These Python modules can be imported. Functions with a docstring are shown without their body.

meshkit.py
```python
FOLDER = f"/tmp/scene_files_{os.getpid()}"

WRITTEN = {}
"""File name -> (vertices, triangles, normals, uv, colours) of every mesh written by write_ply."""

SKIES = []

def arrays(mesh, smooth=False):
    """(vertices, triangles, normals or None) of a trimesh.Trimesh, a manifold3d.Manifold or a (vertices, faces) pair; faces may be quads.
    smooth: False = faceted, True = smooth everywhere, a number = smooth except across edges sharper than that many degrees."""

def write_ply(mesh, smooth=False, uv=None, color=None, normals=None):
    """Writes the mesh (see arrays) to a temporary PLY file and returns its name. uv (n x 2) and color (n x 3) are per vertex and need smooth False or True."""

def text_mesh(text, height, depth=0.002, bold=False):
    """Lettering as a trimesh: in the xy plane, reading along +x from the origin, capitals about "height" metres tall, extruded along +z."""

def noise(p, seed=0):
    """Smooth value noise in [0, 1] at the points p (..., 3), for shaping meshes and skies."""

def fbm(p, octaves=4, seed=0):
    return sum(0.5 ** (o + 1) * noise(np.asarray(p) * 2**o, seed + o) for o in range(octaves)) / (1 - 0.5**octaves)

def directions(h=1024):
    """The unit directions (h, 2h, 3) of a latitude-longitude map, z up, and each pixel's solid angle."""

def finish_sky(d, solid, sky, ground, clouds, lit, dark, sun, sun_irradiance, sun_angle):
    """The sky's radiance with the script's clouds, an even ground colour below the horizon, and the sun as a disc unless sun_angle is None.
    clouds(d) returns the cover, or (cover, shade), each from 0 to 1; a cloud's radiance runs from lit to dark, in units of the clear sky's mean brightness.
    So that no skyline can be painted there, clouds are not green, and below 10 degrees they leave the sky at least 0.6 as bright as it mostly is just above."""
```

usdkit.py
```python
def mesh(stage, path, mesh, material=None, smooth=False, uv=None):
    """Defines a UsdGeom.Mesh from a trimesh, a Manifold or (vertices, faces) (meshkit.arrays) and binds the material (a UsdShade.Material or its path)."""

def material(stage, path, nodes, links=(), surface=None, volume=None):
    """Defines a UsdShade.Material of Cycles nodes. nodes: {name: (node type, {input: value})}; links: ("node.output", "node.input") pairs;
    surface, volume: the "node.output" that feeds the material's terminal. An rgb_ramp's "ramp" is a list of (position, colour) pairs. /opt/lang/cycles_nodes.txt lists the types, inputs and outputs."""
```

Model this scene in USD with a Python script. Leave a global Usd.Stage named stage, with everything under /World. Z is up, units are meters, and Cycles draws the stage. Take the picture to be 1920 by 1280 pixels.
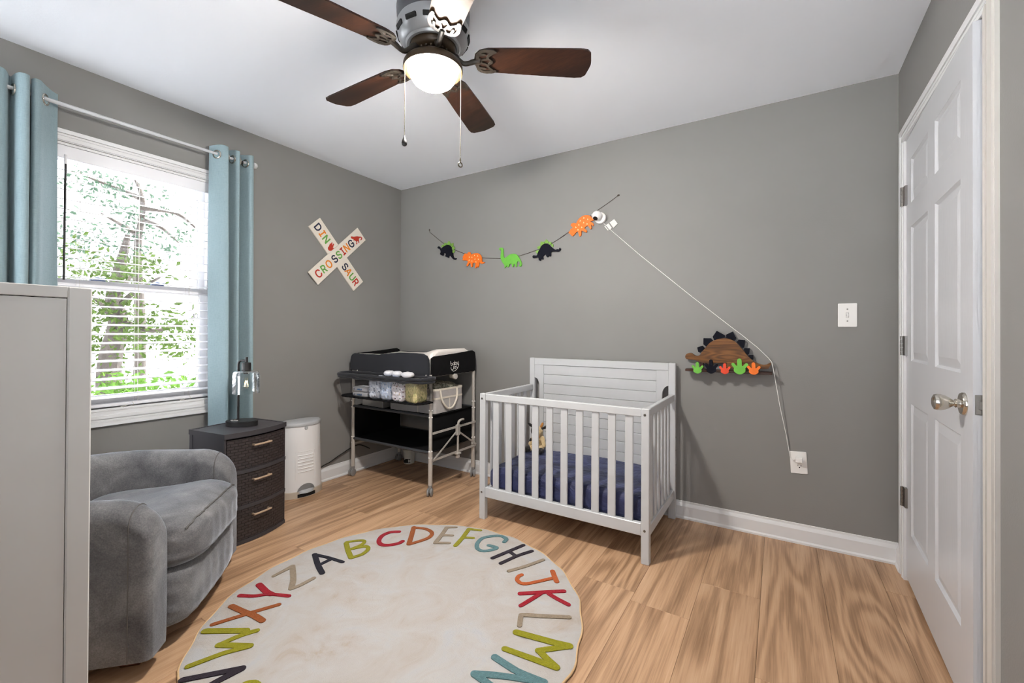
import math, random
import numpy as np
import trimesh
import manifold3d as mf
import shapely
from shapely.geometry import Polygon, LineString, Point, MultiPoint
from shapely.ops import unary_union
import usdkit, meshkit
from pxr import Usd, UsdGeom, UsdShade, UsdLux, Gf, Sdf, Vt

PI = math.pi
rnd = random.Random(7)
nrg = np.random.default_rng(11)
stage = Usd.Stage.CreateInMemory()
UsdGeom.SetStageUpAxis(stage, UsdGeom.Tokens.z)
UsdGeom.SetStageMetersPerUnit(stage, 1.0)
UsdGeom.Xform.Define(stage, '/World')
UsdGeom.Scope.Define(stage, '/World/Looks')

# ------------------------------------------------------------------ camera, sky, sun, exposure
EXPOSURE = 1.02
LAMP = 225.0
SKY = 1.3
SUN = 4.6
FOC, YAW, PITCH, ROLL, HROW = 812.9485, .5523, .0058, .0050, 619.02
CAM = np.array([2.9551, -2.8451, 1.1376])
_F = np.array([-math.sin(YAW), math.cos(YAW), 0]); _R = np.array([math.cos(YAW), math.sin(YAW), 0]); _U = np.array([0, 0, 1.])
CF = _F * math.cos(PITCH) + _U * math.sin(PITCH); _U2 = _U * math.cos(PITCH) - _F * math.sin(PITCH)
CR = _R * math.cos(ROLL) + _U2 * math.sin(ROLL); CU = _U2 * math.cos(ROLL) - _R * math.sin(ROLL)
cam = UsdGeom.Camera.Define(stage, '/World/camera')
m4 = Gf.Matrix4d(*CR, 0, *CU, 0, *(-CF), 0, *CAM, 1)
cam.AddTransformOp().Set(m4)
cam.CreateHorizontalApertureAttr(36.0); cam.CreateVerticalApertureAttr(24.0)
cam.CreateFocalLengthAttr(36.0 * FOC / 1920)
cam.CreateHorizontalApertureOffsetAttr(0.0)
cam.CreateVerticalApertureOffsetAttr((HROW - 640) * 36.0 / 1920)
cam.CreateClippingRangeAttr(Gf.Vec2f(0.02, 500))
cam.CreateExposureAttr(EXPOSURE)

sky_mat = usdkit.material(stage, '/World/Looks/sky_air', {
    'tc': ('texture_coordinate', {}),
    'mp': ('mapping', {'scale': (1.5, 1.5, 4.0)}),
    'n': ('noise_texture', {'scale': 1.6, 'detail': 5.0, 'roughness': 0.55}),
    'r': ('rgb_ramp', {'ramp': [(0.0, (0.80, 0.90, 1.06)), (0.38, (0.86, 0.93, 1.05)), (0.62, (1.03, 1.01, 1.03)), (1.0, (1.08, 1.05, 1.06))]}),
    'b': ('background_shader', {'strength': SKY})},
    [('tc.generated', 'mp.vector'), ('mp.vector', 'n.vector'), ('n.fac', 'r.fac'), ('r.color', 'b.color')], surface='b.background')
dome = UsdLux.DomeLight.Define(stage, '/World/sky')
dome.CreateIntensityAttr(1.0)
UsdShade.MaterialBindingAPI.Apply(dome.GetPrim()).Bind(sky_mat)
sun = UsdLux.DistantLight.Define(stage, '/World/sun')
sun.CreateAngleAttr(0.6); sun.CreateNormalizeAttr(True); sun.CreateIntensityAttr(SUN); sun.CreateColorAttr(Gf.Vec3f(1.0, 0.98, 0.95))
def aim(prim, d):      # a distant light shines along its local -z; d is the way the light travels
    d = np.array(d, float); d /= np.linalg.norm(d); z = -d; x = np.cross([0, 0, 1], z); x /= np.linalg.norm(x); y = np.cross(z, x)
    prim.AddTransformOp().Set(Gf.Matrix4d(*x, 0, *y, 0, *z, 0, 0, 0, 0, 1))
aim(sun, (-0.10, -0.42, -0.90))

# ------------------------------------------------------------------ helpers
def S(r, g, b):        # sRGB 0..255 -> linear
    f = lambda c: (c / 255 / 12.92) if c / 255 <= .04045 else ((c / 255 + .055) / 1.055) ** 2.4
    return (f(r), f(g), f(b))
def at(px, axis, val):  # the point of the plane axis = val seen at a pixel of the 1920 x 1280 picture: used to measure the photograph
    d = CF + CR * (px[0] - 960) / FOC + CU * (HROW - px[1]) / FOC
    return CAM + d * (val - CAM[axis]) / d[axis]

BASES, COUNT, M = {}, {}, {}
def numbered(path):
    k = COUNT.get(path, 0); COUNT[path] = k + 1
    return path if k == 0 else f'{path}_{k:03d}'
def say(p, label=None, cat=None, group=None, kind=None):
    for k, v in (('label', label), ('category', cat), ('group', group), ('kind', kind)):
        if v: p.SetCustomDataByKey(k, v)
    return p
def thing(name, label, cat=None, base=(0, 0, 0), rotz=0.0, group=None, kind=None, local=False):
    path = numbered('/World/' + name)
    x = UsdGeom.Xform.Define(stage, path); x.AddTranslateOp().Set(Gf.Vec3d(*map(float, base)))
    if rotz: x.AddRotateZOp().Set(math.degrees(rotz))
    BASES[path] = np.zeros(3) if local else np.array(base, float)
    return say(x.GetPrim(), label, cat, group, kind)
def part(parent, name, mesh, mat, smooth=35, label=None, kind=None):
    path = numbered(f'{parent.GetPath()}/{name}')
    top = '/'.join(path.split('/')[:3])
    v, f, n = meshkit.arrays(mesh, smooth)
    v = v - BASES.get(top, np.zeros(3))
    m = UsdGeom.Mesh.Define(stage, path)
    m.CreatePointsAttr(Vt.Vec3fArray.FromNumpy(v.astype(np.float32)))
    m.CreateFaceVertexCountsAttr(Vt.IntArray.FromNumpy(np.full(len(f), 3, np.int32)))
    m.CreateFaceVertexIndicesAttr(Vt.IntArray.FromNumpy(f.astype(np.int32).ravel()))
    m.CreateSubdivisionSchemeAttr('none')
    if n is not None:
        m.CreateNormalsAttr(Vt.Vec3fArray.FromNumpy(n.astype(np.float32))); m.SetNormalsInterpolation('vertex')
    UsdShade.MaterialBindingAPI.Apply(m.GetPrim()).Bind(M[mat])
    return say(m.GetPrim(), label, None, None, kind)
def copy_thing(src, name, label, cat, loc, rotz=0.0, group=None):
    path = numbered('/World/' + name)
    x = UsdGeom.Xform.Define(stage, path)
    x.GetPrim().GetReferences().AddInternalReference(src.GetPath())
    x.GetPrim().SetInstanceable(True)
    x.ClearXformOpOrder(); x.AddTranslateOp().Set(Gf.Vec3d(*map(float, loc))); x.AddRotateZOp().Set(math.degrees(rotz))
    return say(x.GetPrim(), label, cat, group)

def cat_(*ms): return trimesh.util.concatenate([m for m in ms])
def box(x0, x1, y0, y1, z0, z1, c=0.0):
    x0, x1 = sorted((x0, x1)); y0, y1 = sorted((y0, y1)); z0, z1 = sorted((z0, z1))
    if c <= 0:
        return trimesh.creation.box(bounds=[[x0, y0, z0], [x1, y1, z1]])
    c = min(c, (x1 - x0) * .45, (y1 - y0) * .45, (z1 - z0) * .45)
    P = []
    for X, sx in ((x0, 1), (x1, -1)):
        for Y, sy in ((y0, 1), (y1, -1)):
            for Z, sz in ((z0, 1), (z1, -1)):
                P += [(X, Y + sy * c, Z + sz * c), (X + sx * c, Y, Z + sz * c), (X + sx * c, Y + sy * c, Z)]
    return trimesh.convex.convex_hull(np.array(P))
def rbox(x0, x1, y0, y1, z0, z1, r, seg=12):   # rounded box: hull of spheres
    s = mf.Manifold.sphere(r, seg)
    h = mf.Manifold.batch_hull([s.translate((X, Y, Z)) for X in (x0 + r, x1 - r) for Y in (y0 + r, y1 - r) for Z in (z0 + r, z1 - r)])
    m = h.to_mesh(); return trimesh.Trimesh(m.vert_properties[:, :3], m.tri_verts)
def frame_of(d):
    d = np.array(d, float); d /= np.linalg.norm(d)
    u = np.cross(d, [0, 0, 1.]) if abs(d[2]) < .95 else np.cross(d, [0, 1., 0]); u /= np.linalg.norm(u)
    return d, u, np.cross(u, d)
def bar(p0, p1, w, h, c=0.0):     # box section from p0 to p1: w sideways, h along 'up'
    p0, p1 = np.array(p0, float), np.array(p1, float); d, u, v = frame_of(p1 - p0); L = np.linalg.norm(p1 - p0)
    b = box(-w / 2, w / 2, 0, L, -h / 2, h / 2, c)
    b.apply_transform(np.vstack([np.column_stack([u, d, v, p0]), [0, 0, 0, 1]]))
    if np.linalg.det(np.column_stack([u, d, v])) < 0: b.invert()
    return b
def tube(pts, r, n=8, caps=True, close=False):
    P = np.array(pts, float); k = len(P); rr = np.full(k, r) if np.ndim(r) == 0 else np.array(r, float)
    T = np.gradient(P, axis=0) if not close else np.roll(P, -1, 0) - np.roll(P, 1, 0)
    T /= np.linalg.norm(T, axis=1, keepdims=True) + 1e-12
    _, u, v = frame_of(T[0]); V = []
    for i in range(k):
        u = u - T[i] * (u @ T[i]); u /= np.linalg.norm(u); v = np.cross(T[i], u)
        a = np.arange(n) * 2 * PI / n
        V.append(P[i] + rr[i] * (np.cos(a)[:, None] * u + np.sin(a)[:, None] * v))
    V = np.vstack(V); F = []
    for i in range(k if close else k - 1):
        j = (i + 1) % k
        for q in range(n):
            a, b, c_, d = i * n + q, i * n + (q + 1) % n, j * n + (q + 1) % n, j * n + q
            F += [(a, b, c_), (a, c_, d)]
    if caps and not close:
        V = np.vstack([V, P[0], P[-1]]); o = k * n
        for q in range(n):
            F += [(o, (q + 1) % n, q), (o + 1, (k - 1) * n + q, (k - 1) * n + (q + 1) % n)]
    return trimesh.Trimesh(V, np.array(F), process=False)
def lathe(prof, n=32, loc=(0, 0, 0), axis=None, sx=1.0, sy=1.0):   # prof: (radius, height); turned about z, or about axis
    prof = np.array(prof, float); k = len(prof); a = np.arange(n) * 2 * PI / n
    V = np.vstack([np.column_stack([p[0] * np.cos(a) * sx, p[0] * np.sin(a) * sy, np.full(n, p[1])]) for p in prof]); F = []
    for i in range(k - 1):
        for q in range(n):
            A, B, C, D = i * n + q, i * n + (q + 1) % n, (i + 1) * n + (q + 1) % n, (i + 1) * n + q
            F += [(A, B, C), (A, C, D)]
    V = np.vstack([V, [0, 0, prof[0][1]], [0, 0, prof[-1][1]]]); o = k * n
    for q in range(n):
        F += [(o, (q + 1) % n, q), (o + 1, (k - 1) * n + q, (k - 1) * n + (q + 1) % n)]
    t = trimesh.Trimesh(V, np.array(F), process=True)
    t.update_faces(t.nondegenerate_faces()); 
    if t.volume < 0: t.invert()
    if axis is not None:
        d, u, v = frame_of(axis); t.vertices = t.vertices @ np.array([u, np.cross(d, u), d])
    t.apply_translation(loc); return t
def ring(loc, axis, R, r, n=28, k=8):
    d, u, v = frame_of(axis); a = np.arange(n) * 2 * PI / n
    return tube([np.array(loc) + R * (math.cos(t) * u + math.sin(t) * v) for t in a], r, k, close=True)
def ball(loc, r, sub=2, scale=(1, 1, 1)):
    s = trimesh.creation.icosphere(subdivisions=sub, radius=1.0); s.vertices *= np.array(scale) * r; s.apply_translation(loc); return s
def geoms(g): return [x for x in getattr(g, 'geoms', [g]) if x.geom_type == 'Polygon' and x.area > 1e-9]
def extr(poly, depth): return cat_(*[trimesh.creation.extrude_polygon(g, depth, engine='earcut') for g in geoms(poly)])
def on_back(poly, y0, y1):   # polygon in (x, z) extruded between y0 and y1
    t = extr(poly, abs(y1 - y0)); v = t.vertices.copy(); t.vertices = np.column_stack([v[:, 0], max(y0, y1) - v[:, 2], v[:, 1]]); 
    if t.volume < 0: t.invert()
    return t
def on_left(poly, x0, x1):   # polygon in (y, z) extruded between x0 and x1
    t = extr(poly, abs(x1 - x0)); v = t.vertices.copy(); t.vertices = np.column_stack([min(x0, x1) + v[:, 2], v[:, 0], v[:, 1]])
    if t.volume < 0: t.invert()
    return t
def on_floor(poly, z0, z1):
    t = extr(poly, z1 - z0); t.apply_translation((0, 0, z0)); return t
def brush(pts, w):   # a painted stroke: polygon of varying half width
    w = [w] * len(pts) if np.ndim(w) == 0 else w
    c = [Point(p).buffer(max(q, 1e-4), 6) for p, q in zip(pts, w)]
    return unary_union([unary_union([a, b]).convex_hull for a, b in zip(c[:-1], c[1:])]) if len(c) > 1 else c[0]
def smooth_poly(pts, n=4):   # Catmull-Rom round a closed outline
    P = np.array(pts, float); k = len(P); out = []
    for i in range(k):
        a, b, c, d = P[i - 1], P[i], P[(i + 1) % k], P[(i + 2) % k]
        for t in np.arange(n) / n:
            out.append(.5 * (2 * b + (c - a) * t + (2 * a - 5 * b + 4 * c - d) * t * t + (3 * b - 3 * c + d - a) * t ** 3))
    return Polygon(out).buffer(0)
def spline(pts, n=6):
    P = np.array(pts, float); k = len(P); out = []
    for i in range(k - 1):
        a, b, c, d = P[max(i - 1, 0)], P[i], P[i + 1], P[min(i + 2, k - 1)]
        for t in np.arange(n) / n:
            out.append(.5 * (2 * b + (c - a) * t + (2 * a - 5 * b + 4 * c - d) * t * t + (3 * b - 3 * c + d - a) * t ** 3))
    return np.array(out + [P[-1]])
def pillow(w, d, h, e=4.0, nu=28, nv=18, bulge=None):   # superellipsoid cushion centred on the origin
    s = trimesh.creation.icosphere(subdivisions=4); v = s.vertices
    q = (np.abs(v) ** e).sum(1) ** (1 / e); v = v / q[:, None]
    s.vertices = v * np.array([w / 2, d / 2, h / 2]); return s

# ------------------------------------------------------------------ materials
def mat(name, nodes, links, surface='p.BSDF'):
    M[name] = usdkit.material(stage, '/World/Looks/' + name, nodes, links, surface=surface); return M[name]
def plain(name, col, rough=.5, metal=0., var=0., scale=20., bump=0., bscale=80., sheen=0., spec=.5, coat=0., detail=3.):
    n = {'p': ('principled_bsdf', {'base_color': col, 'roughness': rough, 'metallic': metal, 'sheen_weight': sheen, 'specular_ior_level': spec, 'coat_weight': coat, 'sheen_roughness': .4}),
         'tc': ('texture_coordinate', {})}
    L = []
    if var:
        n['n'] = ('noise_texture', {'scale': scale, 'detail': detail})
        n['r'] = ('rgb_ramp', {'ramp': [(0.25, tuple(c * (1 - var) for c in col)), (0.75, tuple(min(1, c * (1 + var)) for c in col))]})
        L += [('tc.object', 'n.vector'), ('n.fac', 'r.fac'), ('r.color', 'p.base_color')]
    if bump:
        n['bn'] = ('noise_texture', {'scale': bscale, 'detail': 4.0}); n['bb'] = ('bump', {'strength': bump, 'distance': .01})
        L += [('tc.object', 'bn.vector'), ('bn.fac', 'bb.height'), ('bb.normal', 'p.normal')]
    return mat(name, n, L)

plain('wall_paint', S(138, 137, 135), .62, var=.03, scale=2.5, bump=.06, bscale=160, spec=.35)
plain('ceiling_paint', S(238, 242, 248), .8, bump=.05, bscale=120, spec=.2)
plain('trim_white', S(226, 227, 228), .35, var=.02, scale=8)
plain('trim_worn', S(206, 203, 197), .45, var=.015, scale=6)
plain('vinyl_white', S(232, 232, 234), .3)
plain('blind_white', S(235, 236, 240), .35)
plain('cord_white', S(215, 213, 205), .7)
plain('crib_white', S(196, 198, 200), .33, var=.012, scale=30)
plain('crib_gap', S(150, 150, 150), .8)
plain('bolt_metal', S(140, 138, 132), .35, metal=1.)
plain('steel', S(178, 174, 168), .25, metal=1.)
plain('nickel', S(205, 200, 190), .18, metal=1.)
plain('hinge_metal', S(150, 148, 144), .35, metal=1.)
plain('black_metal', S(30, 29, 30), .4, spec=.5)
plain('black_plastic', S(28, 27, 28), .45)
plain('dark_hole', S(10, 10, 10), .8)
plain('gunmetal', S(92, 94, 97), .38, metal=.55)
plain('fan_grey', S(158, 160, 162), .34, metal=.45, var=.04, scale=9)
plain('fan_bronze', S(54, 40, 23), .45, metal=.25, var=.1, scale=30)
plain('fan_dark_iron', S(34, 28, 21), .5, metal=.1)
plain('chain_silver', S(92, 86, 74), .45, metal=.6)
plain('plate_white', S(236, 235, 232), .3)
plain('plate_shadow', S(120, 120, 120), .6)
plain('pail_white', S(236, 236, 236), .32)
plain('pail_base', S(196, 184, 168), .5)
plain('pail_grey', S(176, 178, 180), .35)
plain('tag_paper', S(226, 224, 220), .7, var=.12, scale=260)
plain('drawer_top', S(62, 60, 64), .42, var=.06, scale=60, bump=.05, bscale=300)
plain('handle_beige', S(190, 165, 140), .35, metal=.2)
plain('table_steel', S(198, 193, 186), .38, metal=.25)
plain('table_fabric', S(24, 27, 35), .75, var=.12, scale=50, bump=.15, bscale=400, sheen=.3)
plain('table_fabric_dark', S(15, 15, 17), .9, var=.15, scale=30, bump=.15, bscale=400, spec=.2)
plain('table_tube', S(72, 74, 78), .45, metal=.2)
plain('pad_white', S(226, 220, 214), .45, var=.02, scale=10)
plain('logo_white', S(235, 233, 228), .5)
plain('caster_grey', S(140, 139, 138), .45)
plain('caddy_grey', S(184, 179, 176), .8, var=.05, scale=60, bump=.2, bscale=500)
plain('caddy_trim', S(226, 218, 204), .75, var=.03, scale=60)
plain('box_grey', S(158, 154, 150), .7, var=.04, scale=20)
plain('wipes_white', S(224, 224, 228), .35)
plain('wipes_blue', S(88, 130, 180), .4)
plain('wipes_grey', S(140, 146, 160), .4)
plain('jar_white', S(222, 222, 216), .4)
plain('jar_black', S(22, 22, 24), .4)
plain('navy', S(20, 22, 32), .7, var=.1, scale=60, spec=.12)
plain('orange', S(238, 116, 18), .5, var=.05, scale=60)
plain('green', S(104, 182, 62), .5, var=.05, scale=60)
plain('plate_green', S(122, 168, 70), .55, var=.08, scale=60)
plain('red', S(226, 70, 34), .5, var=.05, scale=60)
plain('spot_cream', S(250, 226, 170), .6)
plain('twine', S(84, 76, 70), .9)
plain('sign_board', S(232, 224, 212), .5, var=.015, scale=14)
plain('sign_edge', S(60, 48, 38), .7)
plain('sign_navy', S(34, 40, 66), .5); plain('sign_orange', S(232, 136, 34), .5); plain('sign_green', S(104, 168, 74), .5); plain('sign_red', S(192, 54, 34), .5)
for k, c in dict(navy=(30, 30, 42), lime=(146, 142, 30), crimson=(160, 26, 42), rust=(154, 84, 40), taupe=(150, 135, 116), teal=(96, 130, 134), orange=(182, 92, 46), plum=(44, 36, 46)).items():
    plain('rug_' + k, S(*c), .95, var=.16, scale=120, bump=.5, bscale=420, spec=.1, sheen=.2)
plain('cow_cream', S(226, 200, 150), .95, var=.12, scale=90, bump=.8, bscale=300, sheen=.4)
plain('cow_black', S(30, 27, 27), .95, bump=.7, bscale=300, sheen=.2)
plain('cow_tan', S(196, 132, 62), .9, bump=.4, bscale=300, sheen=.3)
plain('chair_foot', S(92, 46, 26), .4, var=.15, scale=25)
plain('dresser_paint', S(206, 206, 204), .5, var=.012, scale=10)
plain('dresser_knob', S(150, 148, 142), .3, metal=1.)
plain('bark', S(58, 52, 47), .95, var=.3, scale=12, bump=.8, bscale=20)
plain('ground_pale', S(232, 236, 241), .95, var=.08, scale=2)
plain('siding', S(200, 198, 192), .8)
plain('hedge_roof', S(120, 124, 130), .8, var=.2, scale=3)
plain('subfloor', S(46, 32, 22), .9)

# curtain linen, armchair velvet, rug pile, sheets
mat('curtain_cloth', {
    'tc': ('texture_coordinate', {}),
    'mp': ('mapping', {'scale': (60, 60, 700)}), 'n': ('noise_texture', {'scale': 1.0, 'detail': 3.}),
    'mp2': ('mapping', {'scale': (700, 700, 40)}), 'n2': ('noise_texture', {'scale': 1.0, 'detail': 2.}),
    'a': ('mix', {'fac': .5}),
    'r': ('rgb_ramp', {'ramp': [(.28, S(94, 116, 123)), (.42, S(140, 163, 170)), (.7, S(160, 182, 188))]}),
    'bb': ('bump', {'strength': .12, 'distance': .003}),
    'p': ('principled_bsdf', {'roughness': .72, 'sheen_weight': .25, 'specular_ior_level': .35}),
    't': ('translucent_bsdf', {'color': S(150, 178, 184)}), 'mx': ('mix_closure', {'fac': .12})},
    [('tc.object', 'mp.vector'), ('mp.vector', 'n.vector'), ('tc.object', 'mp2.vector'), ('mp2.vector', 'n2.vector'), ('n.color', 'a.color1'), ('n2.color', 'a.color2'),
     ('a.color', 'r.fac'), ('r.color', 'p.base_color'), ('a.color', 'bb.height'), ('bb.normal', 'p.normal'), ('p.BSDF', 'mx.closure1'), ('t.BSDF', 'mx.closure2')], 'mx.closure')
mat('velvet_grey', {
    'tc': ('texture_coordinate', {}), 'n': ('noise_texture', {'scale': 7., 'detail': 5., 'roughness': .62, 'distortion': .6}),
    'n2': ('noise_texture', {'scale': 220., 'detail': 2.}), 'm': ('mix', {'fac': .3}),
    'r': ('rgb_ramp', {'ramp': [(.34, S(76, 77, 80)), (.5, S(112, 112, 114)), (.66, S(146, 146, 146))]}),
    'bb': ('bump', {'strength': .18, 'distance': .004}),
    'p': ('principled_bsdf', {'roughness': .85, 'sheen_weight': .8, 'sheen_roughness': .35, 'sheen_tint': (.8, .88, 1.), 'specular_ior_level': .2})},
    [('tc.object', 'n.vector'), ('tc.object', 'n2.vector'), ('n.color', 'm.color1'), ('n2.color', 'm.color2'), ('m.color', 'r.fac'), ('r.color', 'p.base_color'), ('n2.fac', 'bb.height'), ('bb.normal', 'p.normal')])
plain('velvet_seam', S(96, 94, 92), .9)
plain('seam_thread', S(150, 148, 144), .9)
mat('rug_pile', {
    'tc': ('texture_coordinate', {}), 'n': ('noise_texture', {'scale': 5., 'detail': 6., 'roughness': .6, 'distortion': 1.4}),
    'n2': ('noise_texture', {'scale': 24., 'detail': 5., 'roughness': .7, 'distortion': .8}), 'n3': ('noise_texture', {'scale': 420., 'detail': 2.}),
    'r': ('rgb_ramp', {'ramp': [(.28, S(172, 157, 142)), (.40, S(180, 173, 166)), (.58, S(184, 181, 178)), (.75, S(178, 180, 184))]}),
    'm': ('mix', {'fac': .6}), 'b1': ('bump', {'strength': .35, 'distance': .012}), 'b2': ('bump', {'strength': .3, 'distance': .003}),
    'p': ('principled_bsdf', {'roughness': .95, 'sheen_weight': .25, 'specular_ior_level': .1})},
    [('tc.object', 'n.vector'), ('tc.object', 'n2.vector'), ('tc.object', 'n3.vector'), ('n.fac', 'r.fac'), ('r.color', 'p.base_color'),
     ('n2.fac', 'b1.height'), ('n3.fac', 'b2.height'), ('b1.normal', 'b2.normal'), ('b2.normal', 'p.normal')])
plain('rug_edge', S(216, 182, 138), .95, bump=.4, bscale=300)
mat('navy_sheet', {
    'tc': ('texture_coordinate', {}), 'n': ('noise_texture', {'scale': 9., 'detail': 4., 'distortion': 1.5}),
    'r': ('rgb_ramp', {'ramp': [(.3, S(30, 34, 66)), (.7, S(48, 54, 98))]}), 'bb': ('bump', {'strength': .9, 'distance': .02}),
    'p': ('principled_bsdf', {'roughness': .6, 'sheen_weight': .25, 'sheen_tint': (.6, .7, 1.)})},
    [('tc.object', 'n.vector'), ('n.fac', 'r.fac'), ('r.color', 'p.base_color'), ('n.fac', 'bb.height'), ('bb.normal', 'p.normal')])
mat('weave_brown', {
    'tc': ('texture_coordinate', {}), 'sx': ('separate_xyz', {}), 'mp': ('combine_xyz', {}),
    'k': ('brick_texture', {'scale': 1.0, 'brick_width': .034, 'row_height': .0155, 'mortar_size': .0024, 'mortar_smooth': .6, 'color1': (1, 1, 1), 'color2': (.6, .6, .6), 'mortar': (0, 0, 0)}),
    'bb': ('bump', {'strength': .8, 'distance': .004}), 'r': ('rgb_ramp', {'ramp': [(0, S(26, 21, 22)), (1, S(62, 54, 55))]}),
    'p': ('principled_bsdf', {'roughness': .48})},
    [('tc.object', 'sx.vector'), ('sx.y', 'mp.x'), ('sx.z', 'mp.y'), ('mp.vector', 'k.vector'), ('k.color', 'bb.height'), ('k.color', 'r.fac'), ('r.color', 'p.base_color'), ('bb.normal', 'p.normal')])
def wood(name, dark, mid, light, ax=1, off=(0, 0, 0), rough=.42, k=1.0, rings=46., contrast=1.0, knots=1.0):
    def sc(a, b):   # a across the grain, b along it
        q = [a * k] * 3; q[ax] = b * k; return tuple(q)
    c = lambda p: .5 + (p - .5) / contrast
    return mat(name, {
        'tc': ('texture_coordinate', {}), 'o': ('mapping', {'location': off}),
        'm1': ('mapping', {'scale': sc(4.6, .42)}), 'm2': ('mapping', {'scale': sc(34., 1.5)}), 'm3': ('mapping', {'scale': sc(150., 3.2)}), 'm4': ('mapping', {'scale': sc(2.4, .9)}),
        'd': ('noise_texture', {'scale': 1.0, 'detail': 2.5, 'roughness': .45, 'distortion': .55}),
        'm5': ('mapping', {'scale': sc(2.0, .62)}), 'v': ('voronoi_texture', {'scale': 1.0, 'randomness': 1.0}), 'kr': ('map_range', {'range_type': 'smoothstep', 'from_min': 0., 'from_max': .30, 'to_min': .34, 'to_max': 0., 'clamp': True}),
        'kd': ('map_range', {'range_type': 'smoothstep', 'from_min': .01, 'from_max': .085, 'to_min': .30 * knots, 'to_max': 0., 'clamp': True}), 'ad': ('math', {'math_type': 'add'}), 'sb': ('math', {'math_type': 'subtract'}), 'bw': ('rgb_to_bw', {}),
        'x': ('math', {'math_type': 'multiply', 'value2': rings}), 'sn': ('math', {'math_type': 'sine'}), 'sm': ('map_range', {'from_min': -1., 'from_max': 1., 'to_min': .1, 'to_max': .9}),
        'n': ('noise_texture', {'scale': 1.0, 'detail': 5., 'roughness': .6, 'distortion': .5}), 'f': ('noise_texture', {'scale': 1.0, 'detail': 3., 'roughness': .65}),
        'q': ('noise_texture', {'scale': 1.0, 'detail': 3.}),
        'a': ('mix', {'fac': .72}), 'b': ('mix', {'fac': .42}), 'e': ('mix', {'fac': .12}),
        'r': ('rgb_ramp', {'ramp': [(c(.30), dark), (c(.44), tuple((p + q_) / 2 for p, q_ in zip(dark, mid))), (c(.53), mid), (c(.68), light)]}),
        'bb': ('bump', {'strength': .06, 'distance': .002}),
        'p': ('principled_bsdf', {'roughness': rough, 'specular_ior_level': .4})},
        [('tc.object', 'o.vector'), ('o.vector', 'm1.vector'), ('o.vector', 'm2.vector'), ('o.vector', 'm3.vector'), ('o.vector', 'm4.vector'), ('m1.vector', 'd.vector'), ('o.vector', 'm5.vector'), ('m5.vector', 'v.vector'), ('v.distance', 'kr.value'), ('v.distance', 'kd.value'), ('d.fac', 'ad.value1'), ('kr.result', 'ad.value2'), ('ad.value', 'x.value1'), ('x.value', 'sn.value1'), ('sn.value', 'sm.value'),
         ('m2.vector', 'n.vector'), ('m3.vector', 'f.vector'), ('m4.vector', 'q.vector'), ('sm.result', 'a.color1'), ('n.color', 'a.color2'), ('a.color', 'b.color1'), ('f.color', 'b.color2'), ('b.color', 'e.color1'), ('q.color', 'e.color2'), ('e.color', 'bw.color'), ('bw.val', 'sb.value1'), ('kd.result', 'sb.value2'), ('sb.value', 'r.fac'), ('r.color', 'p.base_color'),
         ('f.fac', 'bb.height'), ('bb.normal', 'p.normal')])
NPLANK = 9
for k in range(NPLANK):
    t = .95 + .1 * ((k * 37) % NPLANK) / NPLANK
    w = lambda c: tuple(x * t for x in S(*c))
    wood(f'floor_wood_{k}', w((120, 88, 62)), w((194, 156, 122)), w((214, 179, 145)), off=(k * 3.7, k * 1.9, k * .83), rough=.40)
wood('fan_wood', S(20, 10, 6), S(46, 25, 15), S(66, 37, 22), ax=0, knots=0., rough=.36, k=1.6, rings=20., contrast=1.1)
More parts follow.
